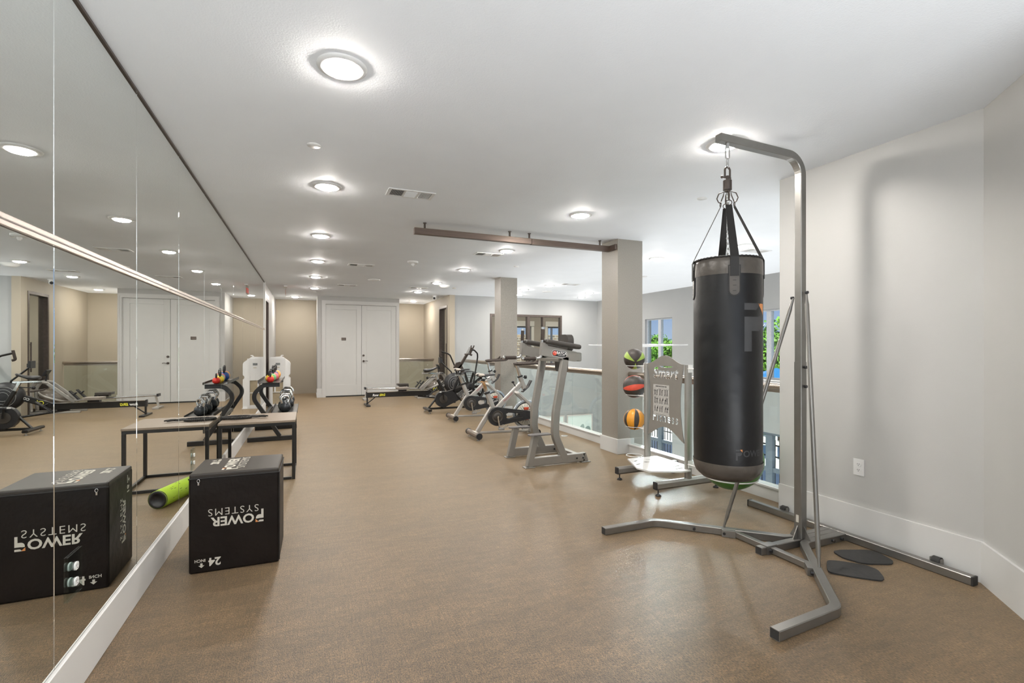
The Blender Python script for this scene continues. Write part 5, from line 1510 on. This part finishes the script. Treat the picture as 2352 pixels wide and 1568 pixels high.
    for k in range(9): a = R(-80 + 160 * k / 8); outl.append((c2[0] + r2 * math.cos(a), c2[1] + r2 * math.sin(a)))
    hole = [(.50, .345), (.54, .365), (.70, .350), (.72, .338), (.72, .318), (.69, .308), (.55, .275), (.515, .285), (.50, .31)]
    cut_plate(outl, [hole], .050, basis((0, -.055, 0), (1, 0, 0), (0, 0, 1)), M_black, 'chain_guard', t)
    mb = MB(); mb.lathe([(.088, -.001), (.090, .003), (.082, .005), (.078, .002), (.052, .002), (.050, .005), (.02, .006), (.0005, .006)], 44, M=basis((cc[0], -.0805, cc[1]), (1, 0, 0), (0, 0, 1))); mb.build('guard_ring', M_vinyl, t)
    mb = MB()
    for z0, z1 in ((.385, .372), (.262, .280)): mb.sq([(.52, -.082, z0), (.78, -.082, z1)], .006, .004, (0, 1, 0), c=.001)
    mb.build('guard_groove', M_vinyl, t)
    for sg, ang in ((-1, R(-82)), (1, R(98))):
        e = (cc[0] + .175 * math.cos(ang), sg * .105, cc[1] + .175 * math.sin(ang))
        mb = MB(); mb.rod((cc[0], sg * .02, cc[1]), (cc[0], sg * .112, cc[1]), .012, 12); mb.sq([(cc[0], sg * .100, cc[1]), e], .024, .014, (0, 1, 0), c=.003); c_ = mb.build('crank', M_chrome if sg < 0 else M_steel, t)
        mb = MB(); p_ = Vector(e); mb.rod(p_, p_ + Vector((0, sg * .10, 0)), .007, 8); mb.cbox(p_ + Vector((0, sg * .065, 0)), (.075, .07, .02)); mb.tube(fillet([p_ + Vector((.02, sg * .03, .01)), p_ + Vector((.11, sg * .035, .035)), p_ + Vector((.115, sg * .065, .055)), p_ + Vector((.11, sg * .095, .035)), p_ + Vector((.02, sg * .10, .01))], .02, 3), .004, 6)
        mb.tube([p_ + Vector((.0, sg * .03, .01)), p_ + Vector((.04, sg * .03, .06)), p_ + Vector((.04, sg * .10, .06)), p_ + Vector((.0, sg * .10, .01))], .004, 6); mb.build('pedal', M_steel, t)
    return t
sb = spin_bike('silver spin bike with pale flywheel, the one nearer the camera', (2.24, 6.80, 0), 'silver spin bikes along the railing')
CH[sb.name] = kids(sb)
dup(sb, (2.42, 8.60, 0), label='silver spin bike with pale flywheel, the farther one before the far column')

# ================================================================ air bike
ab = thing('air_bike', 'black air bike with big caged fan and moving handles beside the rowers', 'exercise bike', (2.28, 9.9, 0))
def A_(nm, m, mb, bev=0, par=None): return mb.build(nm, m, par or ab, bev)
for x in (0.0, .95):
    mb = MB(); mb.sq([(x, -.26, .065), (x, .26, .065)], .075, .045, (0, 0, 1), c=.012); A_('stabilizer', M_blackmet, mb)
    for sg in (-1, 1):
        mb = MB(); mb.cyl(.022, .001, .012, 14, M=Matrix.Translation((x, sg * .22, 0))); mb.cyl(.007, .01, .045, 8, M=Matrix.Translation((x, sg * .22, 0))); A_('levelling_foot', M_steel, mb)
mb = MB(); mb.sq([(.04, 0, .075), (.92, 0, .075)], .04, .04, (0, 0, 1), c=.01); mb.rod((.02, 0, .08), (.20, 0, .30), .020, 12); mb.cbox((.36, 0, .10), (.07, .05, .05)); A_('base_frame', M_blackmet, mb)
cc = (.325, .265); outl = []
for k in range(25): a = R(62 + 225 * k / 24); outl.append((cc[0] + .168 * math.cos(a), cc[1] + .168 * math.sin(a)))
outl += [(.66, .235), (.70, .265), (.665, .31), (.53, .42)]
mb = MB(); mb.prism(outl, -.045, .045, M=basis((0, -.02, 0), (1, 0, 0), (0, 0, 1))); A_('drive_cover', M_black, mb, .012)
mb = MB(); mb.lathe([(.085, 0), (.088, .004), (.080, .006), (.0005, .007)], 36, M=basis((cc[0], -.067, cc[1]), (1, 0, 0), (0, 0, 1))); A_('cover_ring', M_vinyl, mb)
mb = MB(); mb.box(.24, -.070, .405, .37, -.066, .432); A_('cover_label', M_whitepl, mb)
mb = MB(); mb.sq([(.345, 0, .42), (.222, 0, .675)], .062, .05, (0, 1, 0), c=.014); A_('seat_tube', M_blackmet, mb)
mb = MB(); mb.sq([(.222, 0, .675), (.170, 0, .80)], .046, .038, (0, 1, 0), c=.006); mb.sq([(-.105, 0, .812), (.245, 0, .806)], .032, .04, (0, 1, 0), c=.005); A_('seat_post', M_chrome, mb)
mb = MB(); mb.rod((.19, 0, .73), (.02, 0, .715), .008, 10); mb.sphere((.0, 0, .715), .026, 12, 8); A_('adjust_knob', M_black, mb)
mb = MB(); rings = []
for x, w, zt_, h in ((-.075, .05, .895, .05), (-.06, .10, .90, .07), (-.02, .115, .905, .075), (.05, .085, .905, .065), (.11, .05, .915, .05), (.17, .034, .935, .045), (.205, .03, .945, .04), (.218, .01, .940, .02)):
    rings.append([(x, w * math.cos(2 * PI * k / 14), zt_ - h / 2 + h / 2 * math.sin(2 * PI * k / 14)) for k in range(14)])
mb.rings(rings, cap0=True, cap1=True); A_('saddle', M_seat, mb)
mb = MB(); mb.sq([(.42, 0, .40), (.86, 0, .50)], .06, .05, (0, 1, 0), c=.01); mb.sq([(.55, 0, .38), (.70, 0, .90)], .05, .05, (0, 1, 0), c=.01); A_('frame', M_blackmet, mb)
FC = Vector((.905, 0, .500)); RF = .345
mb = MB(); Mw = Matrix.Translation(FC) @ Matrix.Rotation(R(90), 4, 'X')
mb.lathe([(RF - .02, -.075), (RF, -.06), (RF, .06), (RF - .02, .075)], 56, M=Mw); cg = A_('fan_housing', M_black, mb)
mb = MB()
for zz in (-.078, .078):
    for r_ in (.10, .15, .20, .25, .30, RF - .005): mb.tube([Mw @ Vector((r_ * math.cos(2 * PI * k / 48), r_ * math.sin(2 * PI * k / 48), zz)) for k in range(48)], .0025, 5, closed=True)
    for k in range(16): a = 2 * PI * k / 16; mb.rod(Mw @ Vector((.07 * math.cos(a), .07 * math.sin(a), zz)), Mw @ Vector((RF * math.cos(a), RF * math.sin(a), zz)), .0025, 5)
A_('fan_cage', M_blackmet, mb)
mb = MB()
for k in range(10):
    M = Mw @ Matrix.Rotation(2 * PI * k / 10, 4, 'Z') @ Matrix.Rotation(.5, 4, 'X'); mb.box(.06, -.035, -.002, RF - .03, .035, .002, M=M)
mb.cyl(.07, -.05, .05, 24, M=Mw); A_('fan_blades', M_vinyl, mb)
mb = MB(); mb.lathe([(.095, .080), (.095, .090), (.06, .098), (.0005, .10)], 32, M=Mw); mb.lathe([(.103, .080), (.103, .084), (.095, .084)], 32, M=Mw); A_('hub_disc', M_black, mb)
for sg, pts in ((-1, [(.90, .50), (1.005, 1.14), (1.0, 1.22), (.93, 1.29), (.86, 1.295)]), (1, [(.80, .50), (.66, .95), (.56, 1.18), (.50, 1.215), (.38, 1.25), (.35, 1.25)])):
    mb = MB(); mb.tube(fillet([(p[0], sg * .27, p[1]) for p in pts], .05, 4), .0165, 12); mb.rod((pts[0][0], sg * .10, pts[0][1]), (pts[0][0], sg * .28, pts[0][1]), .014, 10)
    a_ = A_('handle_arm', M_blackmet, mb); e = pts[-1]
    mb = MB(); mb.tube(fillet([(e[0] + .01, sg * .27, e[1] + .05), (e[0], sg * .27, e[1]), (e[0] - .02, sg * .27, e[1] - .10), (e[0] + .02, sg * .27, e[1] - .11)], .02, 3), .020, 12); mb.build('grip', M_foamgrip, a_)
mb = MB(); mb.sq([(.60, 0, .86), (.70, 0, .94), (.86, 0, 1.20)], .055, .06, (0, 1, 0), c=.012)
mb.prism([(.56, .92), (.62, 1.02), (.70, 1.04), (.80, .84), (.70, .80)], -.03, .03, M=basis((0, 0, 0), (1, 0, 0), (0, 0, 1))); A_('console_mast', M_foamgrip, mb)
mb = MB(); mb.sq([(.855, 0, 1.19), (.935, 0, 1.345)], .03, .13, (0, 1, 0), c=.01); A_('console', M_lcd, mb)
mb = MB(); mb.tube(fillet([(.84, -.09, 1.20), (.90, -.09, 1.20), (.99, -.09, 1.385)], .03, 4), .014, 10); mb.tube(fillet([(.84, .09, 1.20), (.90, .09, 1.20), (.99, .09, 1.385)], .03, 4), .014, 10); mb.rod((.84, -.09, 1.20), (.84, .09, 1.20), .014, 10); A_('fixed_handlebar', M_foamgrip, mb)
for sg, an in ((-1, R(96)), (1, R(-84))):
    e = Vector((cc[0] + .16 * math.cos(an), sg * .10, cc[1] + .16 * math.sin(an)))
    mb = MB(); mb.rod((cc[0], sg * .02, cc[1]), (cc[0], sg * .105, cc[1]), .011, 10); mb.sq([(cc[0], sg * .095, cc[1]), e], .026, .014, (0, 1, 0)); A_('crank', M_blackmet, mb)
    mb = MB(); mb.cbox(e + Vector((0, sg * .06, 0)), (.085, .08, .022)); A_('pedal', M_black, mb, .003)

# ================================================================ rowing machines
rw = thing('rowing_machine', 'black rowing machine with long rail, nearer of the two', 'rowing machine', (1.24, 11.6, 0))
def RW(nm, m, mb, bev=0, par=None, label=None): return mb.build(nm, m, par or rw, bev, label=label)
mb = MB(); mb.box(.02, -.035, .185, 1.46, .035, .300); rail = RW('monorail', M_blackmet, mb, .004)
mb = MB(); mb.box(.02, -.050, .300, 1.46, .050, .312); RW('rail_track', M_chrome, mb, .002)
mb = MB(); mb.box(0, -.042, .18, .022, .042, .318); RW('rail_end', M_black, mb, .004)
M_lime2 = mat('yellow_lettering', (.75, .72, .05), .5)
text('Row', .070, M_whitepl, rail, basis((.14, -.0358, .215), (1, 0, 0), (0, 0, 1)), bold=.003, ext=.0004, align='LEFT', shear=.2)
text('ERG', .070, M_lime2, rail, basis((.295, -.0358, .215), (1, 0, 0), (0, 0, 1)), bold=.003, ext=.0004, align='LEFT', shear=.2)
mb = MB(); mb.sq([(.025, 0, .19), (.025, 0, .03)], .03, .05, (0, 1, 0), c=.004); mb.sq([(.03, 0, .05), (.20, 0, .185)], .02, .04, (0, 1, 0), c=.004); mb.box(-.02, -.27, .001, .07, .27, .032); RW('rear_leg', M_blackmet, mb, .003)
mb = MB(); mb.prism(rrect(-.15, -.135, .15, .135, .06, 6), .352, .400, M=Matrix.Translation((.83, 0, 0))); RW('seat', mat('grey_seat', (.23, .20, .17), .5), mb, .012)
mb = MB(); mb.box(.74, -.06, .305, .92, .06, .352); RW('seat_carriage', M_black, mb, .004)
mb = MB(); mb.sq([(1.40, 0, .24), (2.20, 0, .56)], .11, .06, (0, 1, 0), c=.01)
bm_ = RW('body_arm', M_blackmet, mb); ax = Vector((.80, 0, .32)).normalized()
text('CONCEPT 2', .062, M_whitepl, bm_, basis(Vector((1.93, -.0308, .432)), ax, Vector((-ax.z, 0, ax.x))), bold=.002, ext=.0004)
mb = MB(); Mx = basis((1.60, -.0310, .322), ax, Vector((-ax.z, 0, ax.x)))
mb.tube([Mx @ Vector((.032 * math.cos(R(50 + 26 * k)), .032 * math.sin(R(50 + 26 * k)), 0)) for k in range(11)], .006, 6); mb.tube([Mx @ Vector(p) for p in ((.02, .03, 0), (.075, -.03, 0))], .006, 6); mb.tube([Mx @ Vector(p) for p in ((.02, -.03, 0), (.075, .03, 0))], .006, 6)
mb.build('arm_emblem', M_lime2, bm_)
for sg in (-1, 1):
    mb = MB(); M = Matrix.Translation((1.52, sg * .14, .26)) @ Matrix.Rotation(R(-40), 4, 'Y'); mb.box(-.17, -.05, -.008, .15, .05, .012, M=M); mb.box(-.17, -.05, .012, -.15, .05, .04, M=M); RW('foot_plate', M_black, mb, .006)
    mb = MB(); mb.tube([M @ Vector(p) for p in ((.0, -.05, .01), (.0, -.03, .06), (.0, .03, .06), (.0, .05, .01))], .010, 8); RW('foot_strap', M_strap, mb)
Mw = Matrix.Translation((2.10, 0, .46)) @ Matrix.Rotation(R(90), 4, 'X')
mb = MB(); mb.lathe([(.0005, -.11), (.18, -.11), (.245, -.08), (.26, 0), (.245, .08), (.18, .11), (.0005, .11)], 44, M=Mw); RW('flywheel_housing', M_black, mb)
mb = MB()
for r_ in (.08, .13, .18): mb.tube([Mw @ Vector((r_ * math.cos(2 * PI * k / 32), r_ * math.sin(2 * PI * k / 32), .112)) for k in range(32)], .004, 5, closed=True)
RW('housing_rings', M_steel, mb)
mb = MB(); mb.tube([(2.05, 0, .62), (2.03, 0, .74), (1.82, 0, .94), (1.78, 0, .98)], .017, 10); RW('monitor_arm', M_blackmet, mb)
mb = MB(); mb.box(1.725, -.09, .965, 1.765, .09, 1.10); mb.box(1.765, -.05, .98, 1.80, .05, 1.05); RW('monitor', M_black, mb, .006)
mb = MB(); mb.sq([(2.0, 0, .30), (2.05, 0, .06)], .05, .05, (0, 1, 0)); mb.box(1.98, -.28, .001, 2.06, .28, .05); mb.rod((1.2, 0, .18), (2.0, 0, .06), .02); RW('front_leg', M_blackmet, mb, .003)
mb = MB(); mb.rod((1.66, -.24, .55), (1.66, .24, .55), .016, 12); mb.rod((1.66, 0, .55), (1.98, 0, .52), .005, 6); RW('pull_handle', M_foamgrip, mb)

r2 = thing('rowing_machine', 'silver water rowing machine with twin rails behind the black rower', 'rowing machine', (1.35, 12.85, 0))
def R2(nm, m, mb, bev=0): return mb.build(nm, m, r2, bev)
for sg in (-1, 1):
    mb = MB(); mb.rod((.0, sg * .06, .30), (1.50, sg * .06, .24), .018, 12); R2('rail', M_chrome, mb)
mb = MB(); mb.box(-.02, -.09, .27, .02, .09, .33); R2('rail_end', M_black, mb, .004)
mb = MB(); mb.sq([(.05, 0, .28), (.0, 0, .05)], .04, .04, (0, 1, 0)); mb.box(-.05, -.2, .001, .07, .2, .045); R2('rear_leg', M_spin, mb, .004)
mb = MB(); mb.prism(rrect(-.14, -.15, .14, .15, .05, 6), .345, .395, M=Matrix.Translation((.95, 0, 0))); mb.box(.86, -.08, .30, 1.04, .08, .345); R2('seat', M_vinyl, mb, .01)
mb = MB(); mb.rod((1.08, -.1, .33), (1.08, .1, .33), .02, 12); R2('seat_roller', M_black, mb)
for sg in (-1, 1):
    mb = MB(); mb.sq([(1.42, sg * .12, .22), (1.86, sg * .12, .62)], .06, .03, (0, 1, 0), c=.008); R2('side_arm', M_spin, mb)
    mb = MB(); mb.tube(fillet([(1.84, sg * .12, .62), (2.02, sg * .12, .66), (2.12, sg * .12, .50), (2.10, sg * .12, .05)], .12, 6), .030, 12); R2('hoop', M_spin, mb)
mb = MB(); M = Matrix.Translation((1.78, 0, .33)) @ Matrix.Rotation(R(-24), 4, 'Y'); mb.lathe([(.0005, -.10), (.20, -.10), (.25, -.05), (.25, .05), (.20, .10), (.0005, .10)], 40, M=M); R2('water_tank', mat('smoked_tank', (.16, .14, .12), .12, .1, spec=.8), mb)
mb = MB(); mb.lathe([(.252, -.02), (.266, -.015), (.266, .015), (.252, .02)], 40, M=M); R2('tank_rim', M_spin, mb)
mb = MB(); mb.lathe([(.0005, .0), (.14, 0), (.13, .05), (.10, .07), (.0005, .07)], 32, M=Matrix.Translation((1.66, 0, .001))); R2('tank_base', M_spin, mb)
mb = MB(); mb.box(1.30, -.2, .001, 2.15, -.14, .035); mb.box(1.30, .14, .001, 2.15, .2, .035); R2('floor_frame', M_spin, mb, .004)
for sg in (-1, 1):
    mb = MB(); M = Matrix.Translation((1.40, sg * .17, .36)) @ Matrix.Rotation(R(-50), 4, 'Y'); mb.box(-.12, -.045, -.01, .12, .045, .015, M=M); mb.tube([M @ Vector(p) for p in ((.02, -.045, .01), (.02, -.03, .06), (.02, .03, .06), (.02, .045, .01))], .012, 8); R2('foot_plate', M_black, mb, .004)
text('SPIRIT', .05, M_black, r2, basis((1.98, -.152, .63), (1, 0, -.1), (.1, 0, 1)), bold=.002)
mb = MB(); M = Matrix.Translation((1.90, 0, .82)) @ Matrix.Rotation(R(-30), 4, 'Y'); mb.box(-.01, -.10, -.07, .02, .10, .07, M=M); mb.rod((1.92, 0, .66), (1.90, 0, .80), .015); R2('monitor', M_black, mb, .006)
